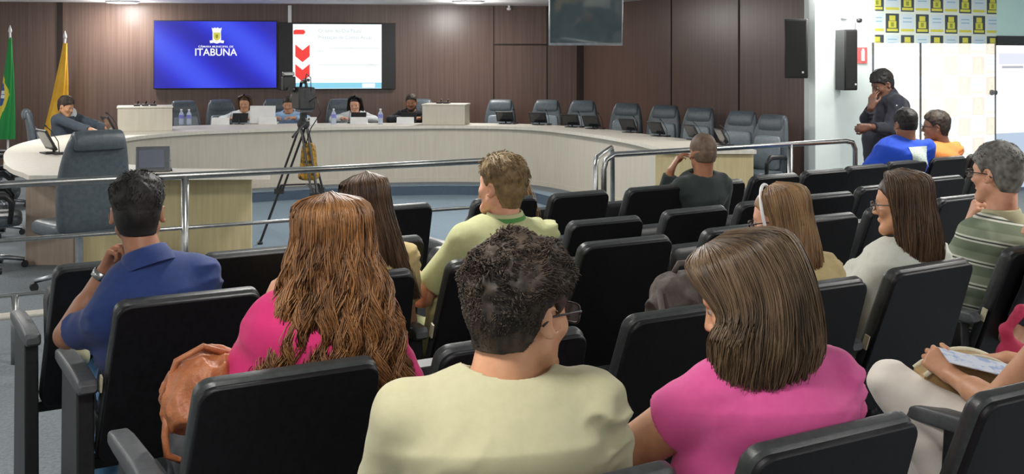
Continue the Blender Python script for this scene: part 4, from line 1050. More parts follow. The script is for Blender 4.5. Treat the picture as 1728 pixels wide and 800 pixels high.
t = empty('wall_camera', uv(uu, FV - .1, 2.30), ROWA, 'white surveillance camera and cables high on the white wall above the loudspeaker', 'camera')
sub(MB().box((-.08, .08, .1), (.10, .05, .5)), 'trunking', MT['white_plastic'], t, bevel=.005)
sub(MB().tube([(.0, .06, .3), (.02, .0, .05), (.03, -.02, -.05), (.10, -.02, -.12), (.03, -.02, -.17), (-.03, .02, -.1), (-.06, .06, .1)], .008, 6), 'cable', MT['white'], t, smooth=True)
sub(MB().lathe((.06, -.04, -.20), [(.01, 0), (.03, .01), (.035, .03), (.03, .05)], 12), 'lens_dome', MT['plastic_black'], t, smooth=True)
sub(MB().tube([(.04, 0, -.2), (.03, 0, -.42)], .006, 6), 'cable', MT['plastic_grey'], t)

# ------------------------------------------------------------------ flags
def flag(x, y, ztop, zbot, top_w, bot_w, lean, mat, label):
    t = empty('flag', (x, y, 0), 0, label, 'flag')
    sub(MB().tube([(0, 0, .04), (lean, 0, ztop + .10)], .016, 10), 'pole', MT['white_plastic'], t)
    sub(MB().lathe((0, 0, 0), [(.16, 0), (.16, .03), (.05, .06), (.03, .10)], 24), 'foot', MT['white_plastic'], t)
    sub(MB().lathe((lean, 0, ztop + .08), [(.010, 0), (.028, .03), (.022, .06), (.004, .12)], 12), 'finial', MT['white_plastic'], t, smooth=True)
    n, k = 26, 44; vs = []; fs = []
    for j in range(n):
        s = j / (n - 1); z = ztop + .02 + (zbot - ztop) * s; hw = top_w + (bot_w - top_w) * s ** 1.1; cx = lean * (z / ztop) - .35 * hw * s
        for i in range(k):
            a = 2 * PI * i / k; fold = 1 + .22 * math.sin(a * 6 + s * 2.2) * min(1, s * 3)
            vs.append((cx + hw * math.cos(a) * fold, .6 * hw * math.sin(a) * fold, z))
    for j in range(n - 1):
        for i in range(k): fs.append((j * k + i, j * k + (i + 1) % k, (j + 1) * k + (i + 1) % k, (j + 1) * k + i))
    me = mesh('cloth', vs, fs); o = link('cloth', me, mat, t, True); return t
def brazil_mat():
    m, nt, b = nt_mat('green_flag_cloth'); N = nt.nodes.new; Lk = nt.links.new
    tc = N('ShaderNodeTexCoord'); sp = N('ShaderNodeSeparateXYZ'); Lk(tc.outputs['Object'], sp.inputs[0])
    def mth(op, a, b_, c=None):
        n_ = N('ShaderNodeMath'); n_.operation = op
        for i, x in enumerate((a, b_, c)):
            if x is None: continue
            if isinstance(x, (int, float)): n_.inputs[i].default_value = x
            else: Lk(x, n_.inputs[i])
        return n_.outputs[0]
    nz = N('ShaderNodeTexNoise'); nz.inputs['Scale'].default_value = 9; Lk(tc.outputs['Object'], nz.inputs[0])
    x = mth('ADD', sp.outputs[0], mth('MULTIPLY', nz.outputs[0], .05)); z = sp.outputs[2]
    dx = mth('ABSOLUTE', mth('ADD', x, .055), None); dz = mth('ABSOLUTE', mth('SUBTRACT', z, 1.17), None)
    rh = mth('ADD', mth('DIVIDE', dx, .13), mth('DIVIDE', dz, .36)); yel = mth('LESS_THAN', rh, 1.)
    ci = mth('SQRT', mth('ADD', mth('POWER', mth('DIVIDE', dx, .06), 2.), mth('POWER', mth('DIVIDE', dz, .17), 2.)), None); blu = mth('LESS_THAN', ci, 1.)
    wh = mth('MULTIPLY', mth('LESS_THAN', mth('ABSOLUTE', mth('SUBTRACT', dz, .03), None), .025), blu)
    def mix(f, a, b_):
        n_ = N('ShaderNodeMix'); n_.data_type = 'RGBA'; Lk(f, n_.inputs[0])
        for s_, q in ((6, a), (7, b_)):
            if isinstance(q, tuple): n_.inputs[s_].default_value = (*q, 1)
            else: Lk(q, n_.inputs[s_])
        return n_.outputs[2]
    c = mix(yel, s2l(20, 140, 62), s2l(226, 206, 70)); c = mix(blu, c, s2l(48, 84, 150)); c = mix(wh, c, s2l(225, 232, 235)); Lk(c, b.inputs['Base Color']); b.inputs['Roughness'].default_value = .6
    return m
flag(-7.35, 16.4, 1.98, .5, .025, .13, .04, brazil_mat(), 'green flag with yellow lozenge and blue disc on its pole, left edge')
flag(-6.72, 16.6, 1.90, .5, .03, .16, .13, M('yellow_flag_cloth', s2l(226, 168, 36), s2l(240, 188, 60), .6, 6), 'yellow flag hanging on its pole behind the suited man')

# ------------------------------------------------------------------ video camera on tripod
T0 = at(512, 210, 10.7); cx_, cy_ = T0[0], T0[1]
t = empty('tripod', (cx_, cy_, PD), 0, 'black camera tripod with yellow pouch standing on the sunken blue floor', 'tripod')
hub = 1.05 - PD + .02
sub(MB().lathe((0, 0, hub - .03), [(.05, 0), (.06, .02), (.06, .06), (.035, .09), (.035, .14)], 14), 'tripod_head', MT['black_metal'], t)
fA = at(437, 412, 10.95) - V3(cx_, cy_, 0); 
feet = [(fA[0], .30), (.26, -.35), (.20, .50)]
for (fx_, fy_) in feet:
    m = MB(); 
    for o_ in (-.028, .028):
        m.tube([(o_, 0, hub), (fx_ * .55 + o_, fy_ * .55, hub * .45)], .011, 8)
    m.tube([(fx_ * .50, fy_ * .50, hub * .5), (fx_, fy_, .015)], .013, 8); m.box((fx_ * .55, fy_ * .55, hub * .45), (.09, .04, .05)); m.lathe((fx_, fy_, 0), [(.025, 0), (.03, .02), (.012, .04)], 10)
    sub(m, 'leg', MT['black_metal'], t)
m = MB(); 
for (fx_, fy_) in feet: m.tube([(0.02, .02, hub * .52), (fx_ * .5, fy_ * .5, hub * .5)], .009, 6)
sub(m, 'spreader', MT['black_metal'], t)
ym = M('yellow_pouch', s2l(170, 128, 40), s2l(60, 52, 36), .7, 26, lo=.5, hi=.62)
m = MB(); m.loft([[(.05 + x * k, y * k, z) for x, y in rrect(.15, .11, .03, 3)] for z, k in ((hub * .55, .85), (hub * .58, 1.5), (hub * .62, 1.05), (hub * .80, .95), (hub * .86, .7))]); sub(m, 'pouch', ym, t, smooth=True, sub=1)
sub(MB().tube([(.05, .02, hub + .05), (-.0, -.12, hub - .02), (-.04, -.32, hub - .10)], .011, 8), 'pan_handle', MT['black_metal'], t)
v = empty('video_camera', (cx_, cy_, hub + PD + .12), .42, 'black professional video camera with viewfinder on the tripod', 'video camera')
sub(MB().box((0, 0, .13), (.16, .30, .21)), 'camera_body', MT['black_metal'], v, bevel=.015)
sub(MB().box((0, -.02, .02), (.12, .20, .04)), 'mount_plate', MT['plastic_grey'], v, bevel=.004)
sub(MB().tube([(0, .14, .12), (0, .22, .12), (0, .23, .12), (0, .30, .12)], [.045, .045, .06, .065], 16), 'camera_lens', MT['plastic_black'], v)
sub(MB().tube([(0, -.12, .22), (0, -.10, .28), (0, .08, .28), (0, .12, .22)], .014, 8), 'handle', MT['plastic_black'], v, smooth=True)
sub(MB().tube([(.05, .0, .30), (.05, .2, .30)], .014, 10), 'camera_microphone', MT['plastic_black'], v)
sub(MB().tube([(-.05, .02, .20), (-.13, .02, .22), (-.14, -.08, .22)], .026, 10), 'viewfinder', MT['plastic_black'], v)
sub(MB().box((-.13, .06, .27), (.12, .10, .13)), 'side_monitor', MT['plastic_black'], v, bevel=.008)
sub(MB().box((-.13, .06, .36), (.10, .09, .035)), 'silver_cap', MT['chrome'], v, bevel=.006)
sub(MB().tube([(.02, -.15, .1), (.05, -.3, .15), (.08, -.34, .0), (.02, -.2, -.15), (.0, -.1, -.3)], .005, 6), 'camera_cable', MT['plastic_black'], v, smooth=True)
sub(MB().tube([(.02, .02, .28), (.0, -.12, .36), (.0, -.28, .33), (.0, -.30, .2)], .004, 6), 'camera_cable', MT['plastic_black'], v, smooth=True)

# ------------------------------------------------------------------ metal rails
RV = 6.81
def rail(name, label, parts):
    t = empty(name, uv(*parts['o'], 0), ROWA, label, 'railing')
    return t
def rl_(t, nm, pts, r): return sub(MB().tube(pts, r, 12), nm, MT['chrome'], t, smooth=True)
t = empty('railing', uv(0, RV), ROWA, 'long left steel railing in front of the council floor', 'railing')
rl_(t, 'top_rail', [(-.6, 0, 1.0), (.6, 0, 1.0), (2.2, 0, 1.0), (3.60, 0, 1.0)], .021)
rl_(t, 'middle_rail', [(-.6, 0, .69), (3.58, 0, .69)], .012)
rl_(t, 'lower_rail', [(-.6, 0, .385), (3.58, 0, .385)], .012)
sub(MB().tube([(-.6, 0, .27), (3.58, 0, .27)], .020, 12), 'kick_rail', MT['desk_top'], t, smooth=True)
for u_ in (-.5, 1.50, 3.58): rl_(t, 'post', [(u_, 0, 0), (u_, 0, 1.0)], .022)
rl_(t, 'post', [(.57, 0, 0), (.57, 0, .385)], .02)
t = empty('railing', uv(0, RV), ROWA, 'right steel railing with rounded ends beside the man in the dark sweater', 'railing')
ga = [(4.47, 0, 0), (4.47, 0, .90), (4.49, 0, .965), (4.56, 0, 1.0), (7.02, .18, 1.0), (7.10, .18, .985), (7.13, .18, .93), (7.13, .18, 0)]
rl_(t, 'top_rail', ga, .021); rl_(t, 'middle_rail', [(4.47, 0, .62), (7.13, .18, .62)], .012)
rl_(t, 'post', [(6.36, .13, 0), (6.36, .13, 1.0)], .022)
for v_, uu in ((.0, 4.43),): rl_(t, 'return_rail', [(4.40, 0, 0), (4.40, 0, .92), (4.44, .05, .98), (4.90, .55, 1.0), (4.93, .58, .97), (4.94, .59, .9), (4.94, .59, 0)], .018)
sub(MB().tube([(7.30 + .16 * math.sin(a), .2, .62 + .10 * math.cos(a) + .012 * a) for a in np.linspace(0, 7.5, 40)], .006, 6), 'coiled_cable', MT['plastic_black'], t, smooth=True)
# ------------------------------------------------------------------ auditorium chairs
def aud_chair(seat_down=True, sticker=True):
    t = empty('auditorium_chair')
    Bp, Tp = V3(0, .19, .36), V3(0, 0, .92); sdir = unit(Tp - Bp); nb = V3(0, -sdir[2], sdir[1]); Ls = np.linalg.norm(Tp - Bp)
    def plate(w0, w1, a0, a1, r, d0, d1, inset=.008, crown=.006):
        ol = []
        for cx, cy, an in ((1, 1, 0), (-1, 1, 90), (-1, -1, 180), (1, -1, 270)):
            for i in range(7):
                a = math.radians(an + 15 * i); wy = a1 - r if cy > 0 else a0 + r; ww = (w1 if cy > 0 else w0) / 2 - r
                ol.append((cx * ww + r * math.cos(a), wy + r * math.sin(a)))
        rings = []
        for d, ins in ((d0, inset), (d0 + (d1 - d0) * .25, 0), (d0 + (d1 - d0) * .75, 0), (d1, inset)):
            rg = []
            for x, y in ol:
                L_ = math.hypot(x, y - (a0 + a1) / 2) + 1e-6
                xx, yy = x - ins * x / L_, y - ins * (y - (a0 + a1) / 2) / L_
                rg.append(Bp + sdir * yy + V3(xx, 0, 0) + nb * (d + .02 * (xx / .25) ** 2 * -1 + .01))
            rings.append(rg)
        return MB().loft(rings)
    sub(plate(.53, .475, .0, Ls, .045, -.046, -.002, .010), 'back_cushion', MT['leather_edge'], t, smooth=False, bevel=.002)
    sub(plate(.524, .466, .004, Ls - .006, .042, -.008, .014, .005), 'back_shell', MT['leather_back'], t, bevel=.002)
    m = MB(); rings = []
    if seat_down:
        for z, k in ((.375, .88), (.385, .96), (.44, 1.), (.465, .97), (.475, .86)): rings.append([(x * k, .42 + y * k, z + .03 * (y + .2)) for x, y in rrect(.47, .44, .07, 5)])
    else:
        for d, k in ((-.05, .88), (-.04, .97), (.02, 1.), (.04, .9)): rings.append([(x * k, .29 + d + (y) * .16 * k, .60 + y * k) for x, y in rrect(.46, .42, .06, 5)])
    m.loft(rings); sub(m, 'seat', MT['plastic_black'], t, smooth=False, bevel=.003)
    def side(x, own):
        m = MB(); m.add([(x - .028, .15, 0), (x + .028, .15, 0), (x + .028, .50, 0), (x - .028, .50, 0), (x - .028, .17, .62), (x + .028, .17, .62), (x + .028, .46, .63), (x - .028, .46, .63)],
                        [(0, 3, 2, 1), (4, 5, 6, 7), (0, 1, 5, 4), (1, 2, 6, 5), (2, 3, 7, 6), (3, 0, 4, 7)])
        p = sub(m, 'side_panel', MT['plastic_black'], t, bevel=.006)
        m = MB(); rings = []
        for y, w, z0, z1 in ((.115, .052, .625, .648), (.13, .064, .615, .662), (.30, .064, .615, .672), (.54, .062, .618, .668), (.60, .060, .620, .662), (.615, .05, .626, .654)):
            rings.append([(x + xx, y, (z0 + z1) / 2 + zz) for xx, zz in rrect(w, z1 - z0, min(.012, (z1 - z0) * .4), 3)])
        m.loft(rings); sub(m, 'armrest', MT['plastic_grey'], p, smooth=False, bevel=.001)
        return p
    side(-.30, True)
    m = MB(); m.box((0, .30, .34), (.56, .05, .04)); sub(m, 'seat_beam', MT['plastic_black'], t, bevel=.004)
    if sticker:
        m = MB(); c = Bp + sdir * .30 + V3(-.262, 0, 0) + nb * -.02; m.box(c, (.006, .022, .055), rx=.32); sub(m, 'number_sticker', M('sticker', (.5, .46, .3), (.6, .56, .4), .5), t)
    return t
down0 = aud_chair(True); up0 = aud_chair(False, False); cu = {0: False, 1: False}
def chair(u, v, label, down=True, rot=0., w=1., z=0.):
    k = int(down); src = down0 if down else up0
    t = src if not cu[k] else copy_tree(src); cu[k] = True
    p = uv(u, v, z); t.location = p; t.rotation_euler = (0, 0, ROWA + rot); t.scale = (w, 1, 1)
    tag(t, label, 'chair', 'black auditorium chairs'); return t
CH = [
 (1.08, 1.71, 1, 'chair under the man in the cream T-shirt at the bottom edge'),
 (1.715, 1.71, 1, 'black chair back at the bottom, behind the bobbed woman in the pink T-shirt'),
 (2.40, 1.73, 1, 'empty black chair in the bottom right corner, its armrest beside the white trousers'),
 (3.03, 1.84, 1, 'chair mostly outside the right edge, under the person in white trousers'),
 (.86, 2.70, 1, 'black foreground chair of the long haired woman in the pink sweater'),
 (1.50, 2.71, 0, 'empty black chair hidden behind the head of the man in the cream T-shirt'),
 (2.15, 2.77, 1, 'black chair holding the grey backpack, left of the bobbed hair'),
 (2.77, 2.87, 1, 'black chair of the woman with the white headband'),
 (3.41, 2.935, 1, 'black chair of the woman in the white blouse, pale tag on its side'),
 (4.17, 3.03, 1, 'black chair of the man in the striped polo, by the right edge'),
 (4.82, 3.10, 1, 'chair beyond the right edge, under the fair-haired person cut by the frame'),
 (.84, 3.715, 1, 'black chair of the man in the navy polo, its armrest carrying his elbow'),
 (1.43, 3.77, 1, 'black chair right of the pink sweater, under the dark-haired woman'),
 (2.07, 3.85, 1, 'black chair of the man in the pale green polo'),
 (2.73, 3.955, 0, 'tall empty black chair back between the green polo and the grey backpack'),
 (3.42, 4.02, 0, 'empty black chair just behind the top of the bobbed hair'),
 (3.98, 4.08, 0, 'nearer empty black chair between the headband woman and the white blouse woman'),
 (4.62, 4.20, 0, 'empty black chair hidden behind the brown hair of the white blouse woman'),
 (5.25, 4.30, 0, 'empty black chair left of the chin of the grey-haired man'),
 (.72, 4.46, 0, 'leftmost empty black chair, in front of the navy polo man'),
 (1.27, 4.46, 0, 'empty black chair between the navy polo and the long wavy hair'),
 (1.80, 4.46, 0, 'empty black chair whose corner shows left of the green sleeve, lower one'),
 (2.40, 4.50, 0, 'empty black chair hidden behind the green polo man'),
 (2.99, 4.51, 0, 'empty black chair second from the front, in the file right of the green polo'),
 (3.61, 4.61, 0, 'empty black chair below and left of the dark sweater man, nearer row'),
 (4.15, 4.68, 0, 'empty black chair hidden behind the headband woman'),
 (4.65, 4.74, 0, 'farther empty black chair between the headband and the white blouse woman'),
 (5.25, 4.90, 0, 'empty black chair hidden behind the brown-haired woman with glasses'),
 (5.95, 5.05, 0, 'empty black chair just right of the crown of the white blouse woman'),
 (2.30, 5.45, 0, 'empty black chair right of the dark long hair, upper of the two there'),
 (2.95, 5.46, 1, 'black chair of the person hidden behind the green polo man'),
 (3.45, 5.48, 0, 'empty black chair in the front row right of the green polo man'),
 (3.995, 5.51, 0, 'empty black chair in the front row left of the dark sweater man'),
 (4.54, 5.56, 1, 'black chair of the man in the dark sweater'),
 (5.10, 5.68, 0, 'empty black chair in the front row just above the white headband'),
 (5.62, 5.76, 0, 'empty black chair in the front row below the end of the right railing'),
 (6.13, 5.87, 0, 'empty black chair in the front row left of the royal blue T-shirt'),
 (6.67, 5.99, 1, 'black chair of the man in the royal blue T-shirt'),
 (7.20, 6.06, 1, 'black chair of the man in orange'),
 (7.75, 6.15, 0, 'empty black chair in the front row behind the head of the grey-haired man'),
 (6.60, 5.20, 0, 'empty black chair left of the ear of the grey-haired man'),
]
for i, (u_, v_, dn, lb) in enumerate(CH):
    w_ = .86 if v_ > 5.3 else (.90 if v_ > 4.4 else 1.)
    if u_ > 5 and v_ > 4.8: w_ = .92
    chair(u_, v_, lb, bool(dn), rot=0.03 if u_ < 3 else .08, w=w_)

# ------------------------------------------------------------------ the people
C_ = {k: cloth(k, *v) for k, v in dict(navy=((26, 48, 102), (38, 64, 126)), pink_knit=((204, 40, 108), (218, 54, 122)), green_polo=((170, 174, 126), (188, 192, 146)), cream=((172, 167, 134), (184, 179, 146)),
     pink_tee=((202, 76, 138), (212, 90, 150)), white_blouse=((206, 208, 196), (222, 224, 214)), dark_sweater=((28, 38, 36), (42, 54, 50)), uniform=((24, 26, 38), (38, 40, 56)), royal=((22, 70, 190), (34, 88, 212)),
     orange=((232, 140, 66), (244, 158, 86)), suit=((58, 68, 80), (76, 86, 98)), black=((28, 30, 38), (40, 42, 52)), white_top=((214, 220, 222), (228, 234, 236)), light_blue=((150, 184, 220), (176, 204, 232)),
     jeans=((96, 150, 196), (140, 184, 220)), dark_pants=((30, 32, 40), (42, 44, 54)), white_pants=((242, 234, 222), (248, 242, 232)), straw_top=((170, 150, 100), (190, 170, 120)), green_band=((72, 130, 62), (84, 146, 76)),
     pink_pale=((210, 196, 196), (222, 210, 210)), brown_top=((90, 70, 60), (110, 88, 74))).items()}
def striped():
    m, nt, b = nt_mat('striped_polo_cloth'); N = nt.nodes.new; Lk = nt.links.new
    tc = N('ShaderNodeTexCoord'); sp = N('ShaderNodeSeparateXYZ'); Lk(tc.outputs['Object'], sp.inputs[0])
    a = N('ShaderNodeMath'); a.operation = 'MULTIPLY_ADD'; a.inputs[1].default_value = .18; Lk(sp.outputs[0], a.inputs[0]); Lk(sp.outputs[2], a.inputs[2])
    d = N('ShaderNodeMath'); d.operation = 'DIVIDE'; d.inputs[1].default_value = .098; Lk(a.outputs[0], d.inputs[0])
    f = N('ShaderNodeMath'); f.operation = 'FRACT'; Lk(d.outputs[0], f.inputs[0])
    cr = N('ShaderNodeValToRGB'); cr.color_ramp.interpolation = 'CONSTANT'; e = cr.color_ramp.elements
    G, Wt, Dk = (*s2l(116, 128, 106), 1), (*s2l(216, 218, 204), 1), (*s2l(70, 80, 70), 1); G2 = (*s2l(140, 150, 128), 1)
    e[0].position = 0; e[0].color = G; e[1].position = .42; e[1].color = Wt
    for p_, c_ in ((.50, Dk), (.57, Wt), (.65, G2)): x = cr.color_ramp.elements.new(p_); x.color = c_
    Lk(f.outputs[0], cr.inputs[0]); Lk(cr.outputs[0], b.inputs['Base Color']); b.inputs['Roughness'].default_value = .85; return m
STR = striped()
def seat_hips(u, v): return uv(u, v + .345, .50)
Yaw = ROWA
PH = {}
# man in navy polo
hp = seat_hips(.80, 3.715)
PH['navy'] = person('person', 'man in a navy polo from behind, hand with a watch at his chin', hp, at(248, 440, 3.76), at(232, 360, 3.80), Yaw, hyaw=-.22, hpitch=-.10, sw=.215, build=1.08, shd=dict(L=.115, R=-.005),
    skin='skin_brown', hair=dict(kind='short', col='black', top=.024, side=.007, curl=.003, strands=2600, len=.014, swirl=.8, w=.0012), res=.0065,
    shirt=dict(mat=C_['navy'], sleeve=.72, collar=C_['navy'], name='polo_shirt', fold=.010), pants=C_['jeans'],
    arms=dict(L=dict(elbow=at(114, 566, 3.84), wrist=at(176, 458, 3.86), dir=at(200, 408, 3.84) - at(176, 458, 3.86), palm=V3(.7, -.2, .2), curl=1.0), shoes=C_['cream']),
    legs=dict(L=(hp - U * .09, hp + V * .43 - U * .10 + V3(0, 0, .02), hp + V * .46 - U * .10 - V3(0, 0, .40)), R=(hp + U * .09, hp + V * .40 + U * .04 + V3(0, 0, .14), V3(-1.60, 4.12, .66))))
r_, J = PH['navy']; el, wr, _ = J['A']['L']; dd = unit(wr - el)
m = MB(); a = unit(np.cross(dd, V3(0, 0, 1))); b = np.cross(dd, a)
rg = [[wr - dd * .015 + dd * k + (a * math.cos(t) + b * math.sin(t)) * (.031 + e) for t in np.linspace(0, 2 * PI, 24, endpoint=False)] for k, e in ((-.014, 0), (-.012, .004), (.012, .004), (.014, 0))]
m.loft(rg, cap=False); t = sub(m, 'wristwatch', MT['chrome'], r_, smooth=True)
# woman with long wavy hair, pink sweater
PH['pink'] = person('person', 'woman with very long wavy auburn hair and bright pink sweater', seat_hips(.86, 2.74), at(552, 492, 3.10), at(558, 415, 3.12), Yaw - .1, hyaw=.05, hpitch=-.08, sw=.185, female=True,
    skin='skin_fair', hair=dict(kind='long', col='auburn', len=.47, r1=(.110, .118), r2=(.172, .10), r3=(.205, .05), o2=(-.01, -.062, 0), o3=(-.02, -.108, 0), phi=125, wave=.026, freq=34, strands=5600, lift=.030, w=.0022, clump=.6, fuzz=.010, minlen=.90), res=.007,
    shirt=dict(mat=C_['pink_knit'], sleeve=1.8, name='sweater', fold=.006), pants=C_['dark_pants'], arms=dict(L=dict(elbow=at(408, 640, 3.28), wrist=at(446, 528, 3.30), dir=at(470, 455, 3.28) - at(446, 528, 3.30), palm=V3(1, 0, 0), curl=.5), R=dict(elbow=at(682, 650, 3.15))))
# dark long hair
PH['darkhair'] = person('person', 'woman with dark brown long hair seen from behind, right of the long wavy hair', seat_hips(1.43, 3.77), at(634, 412, 4.28), at(617, 352, 4.28), Yaw, hyaw=-.1, hpitch=-.12, hroll=-.08, sw=.165, female=True,
    skin='skin_fair', hair=dict(kind='long', col='dark_brown', len=.34, r1=(.090, .105), r2=(.10, .085), r3=(.115, .05), o2=(.03, -.05, 0), o3=(.07, -.08, 0), phi=122, wave=.004, strands=2400, lift=.016, w=.0022, fuzz=.006, part=.015), res=.0085,
    shirt=dict(mat=C_['straw_top'], sleeve=.6, name='top'), pants=C_['dark_pants'])
# man in pale green polo
PH['green'] = person('person', 'man in a pale green polo with sandy short hair, head turned left', seat_hips(2.07, 3.85), at(852, 372, 4.56), at(846, 315, 4.56), Yaw, hyaw=.42, hpitch=.04, sw=.225, build=1.14,
    skin='skin_fair', hair=dict(kind='short', col='sandy', top=.022, side=.010, nape=-.085, curl=.003, strands=1800, len=.018, w=.0014), res=.0075,
    shirt=dict(mat=C_['green_polo'], sleeve=.78, collar=C_['green_polo'], collar_band=C_['green_band'], name='polo_shirt', fold=.007), pants=C_['green_polo'],
    arms=dict(L=dict(elbow=at(712, 500, 4.55), wrist=at(690, 442, 4.75), curl=.4)))
# man in cream T-shirt
PH['cream'] = person('person', 'man in a cream T-shirt with thick dark hair and glasses in the foreground', seat_hips(1.05, 1.66), at(845, 634, 2.20), at(878, 526, 2.23), .22, hyaw=-.98, hpitch=-.12, hroll=.0, sw=.236, build=1.20, hs=1.08,
    skin='skin_tan', hair=dict(kind='short', col='dark', top=.026, side=.014, nape=-.070, curl=.006, strands=9000, len=.015, swirl=1.2, coil=.004, w=.0014, comb=(.3, .3, -.4)), res=.0055,
    shirt=dict(mat=C_['cream'], sleeve=.7, name='t_shirt', fold=.008, neck=.002), pants=C_['dark_pants'], glasses=MT['plastic_black'], bulge=.02)
# woman, bobbed hair, pink T-shirt
PH['bob'] = person('person', 'woman with a brown bob and pink T-shirt in the foreground', seat_hips(1.70, 1.71), at(1312, 598, 2.50), at(1262, 506, 2.52), Yaw - .15, hyaw=.78, hpitch=-.42, hroll=-.02, sw=.195, build=1.08, female=True, hs=1.05, arm=1.3,
    skin='skin_tan', hair=dict(kind='long', col='brown', len=.160, r1=(.118, .130), r2=(.150, .150), r3=(.145, .140), o2=(.01, .0, 0), o3=(.01, .01, 0), phi=140, wave=.003, strands=6500, lift=.030, w=.0017, fuzz=.005, clump=.5, minlen=.88, fwd=1.1), res=.0055,
    shirt=dict(mat=C_['pink_tee'], sleeve=.48, name='t_shirt', fold=.007), pants=C_['dark_pants'], arms=dict(L=dict(elbow=at(1060, 765, 2.62), wrist=at(985, 815, 2.8))))
# woman with headband
PH['headband'] = person('person', 'woman with long light brown hair held by a white headband, facing left', seat_hips(2.77, 2.87), at(1352, 430, 4.06), at(1316, 372, 4.06), Yaw, hyaw=.60, hpitch=-.22, sw=.165, female=True,
    skin='skin_fair', hair=dict(kind='long', col='light', len=.27, r1=(.090, .105), r2=(.098, .085), r3=(.10, .055), o2=(.02, -.055, 0), o3=(.05, -.085, 0), phi=112, wave=.003, strands=2600, lift=.014, w=.0022, fuzz=.004, fwd=.3), res=.0075,
    shirt=dict(mat=C_['straw_top'], sleeve=.6, name='top'), pants=C_['dark_pants'], glasses=MT['plastic_black'])
r_, J = PH['headband']; hc, HR = J['head'], J['HR']
m = MB(); m.tube([hc + HR @ (V3(.100 * math.sin(t), .030 - .0 * math.cos(t), .022 + .113 * math.cos(t))) for t in np.linspace(-1.85, 1.85, 36)], .0062, 8); sub(m, 'headband', MT['white_plastic'], r_, smooth=True)
# woman in white blouse
PH['blouse'] = person('person', 'woman with straight brown hair, glasses and a white blouse, facing left', seat_hips(3.38, 2.985), at(1536, 410, 4.40), at(1520, 345, 4.40), Yaw, hyaw=.50, hpitch=-.10, sw=.185, female=True,
    skin='skin_tan', hair=dict(kind='long', col='dark_brown', len=.265, r1=(.094, .112), r2=(.115, .10), r3=(.125, .07), o2=(.03, -.04, 0), o3=(.05, -.055, 0), phi=115, wave=.003, strands=3000, lift=.018, w=.0022, fuzz=.005, minlen=.8), res=.0075,
    shirt=dict(mat=C_['white_blouse'], sleeve=1.7, name='blouse', fold=.012), pants=C_['dark_pants'], glasses=MT['plastic_grey'], arms=dict(L=dict(elbow=at(1410, 530, 4.40))))
# grey-haired man in striped polo
PH['striped'] = person('person', 'grey haired man in a green and white striped polo, right edge', seat_hips(4.10, 3.03), at(1690, 366, 4.82), at(1682, 293, 4.83), Yaw, hyaw=.12, hpitch=-.05, sw=.215, build=1.1, hs=1.06,
    skin='skin_fair', hair=dict(kind='short', col='grey', top=.014, side=.009, curl=.0015, strands=2200, len=.010, w=.0014), res=.0075,
    shirt=dict(mat=STR, sleeve=.8, collar=C_['cream'], name='polo_shirt', fold=.010), pants=C_['dark_pants'], glasses=MT['plastic_black'],
    arms=dict(L=dict(elbow=at(1598, 470, 5.0), wrist=at(1636, 378, 5.05), dir=at(1650, 335, 5.0) - at(1636, 378, 5.05), palm=V3(.8, -.2, .1), curl=1.1)))
# fair-haired person cut by the frame
PH['fair'] = person('person', 'fair haired person with a white necklace, cut off by the frame', seat_hips(4.70, 3.10), at(1790, 440, 4.62), at(1772, 380, 4.55), Yaw, hyaw=.5, hpitch=-.1, sw=.17, female=True,
    skin='skin_fair', hair=dict(kind='long', col='light', len=.10, r1=(.100, .110), r2=(.105, .10), r3=(.09, .09), phi=125, strands=1200, lift=.024, w=.0022), res=.009, shirt=dict(mat=C_['black'], sleeve=.7, name='top'), pants=C_['dark_pants'])
r_, J = PH['fair']; m = MB(); nk = J['neck']; m.tube([nk + V3(.075 * math.cos(t), .075 * math.sin(t), .01) for t in np.linspace(0, 2 * PI, 30)], .006, 6); sub(m, 'necklace', MT['white_plastic'], r_, smooth=True)
# person in white trousers
hp = uv(2.95, 2.10, .50)
PH['trousers'] = person('person', 'person at the right edge, only bare arms, hands and white trousers in view', hp, at(1850, 490, 3.06), at(1850, 395, 3.06), Yaw + .1, hyaw=.1, hpitch=-.3, sw=.18, female=True,
    skin='skin_tan', hair=dict(kind='short', col='dark_brown', top=.03, side=.02), res=.005, shirt=dict(mat=C_['pink_pale'], sleeve=.30, name='top', fold=.003), pants=C_['white_pants'], loose=.014,
    arms=dict(L=dict(elbow=at(1668, 690, 3.14), wrist=at(1606, 634, 3.32), dir=at(1560, 592, 3.40) - at(1606, 634, 3.32), palm=V3(.5, .4, -.6), curl=.8, side=-1, thumb=.3), R=dict(elbow=at(1800, 640, 3.35), wrist=at(1700, 606, 3.45), dir=V3(-1, -.1, .02), palm=V3(0, -.1, -1), curl=.25)),
    legs=dict(L=(hp - U * .09, V3(1.165, 3.47, .70), V3(1.36, 3.36, .30)), R=(hp + U * .09, V3(1.36, 3.66, .56), V3(1.30, 3.74, .10))))
# dark sweater man
PH['dark'] = person('person', 'man in a dark sweater with cropped hair and raised hand', seat_hips(4.45, 5.56), at(1186, 296, 6.98), at(1186, 259, 6.98), Yaw, hyaw=-.3, hpitch=-.08, sw=.205, build=1.05,
    skin='skin_brown', hair=dict(kind='short', col='buzz', top=.006, side=.004, curl=.001, nape=-.06), res=.0095,
    shirt=dict(mat=C_['dark_sweater'], sleeve=1.85, name='sweater', fold=.006), pants=C_['dark_pants'],
    arms=dict(L=dict(elbow=at(1120, 334, 7.10), wrist=at(1132, 288, 7.05), dir=V3(.5, 0, .9), palm=V3(.8, 0, -.3), curl=.5)))
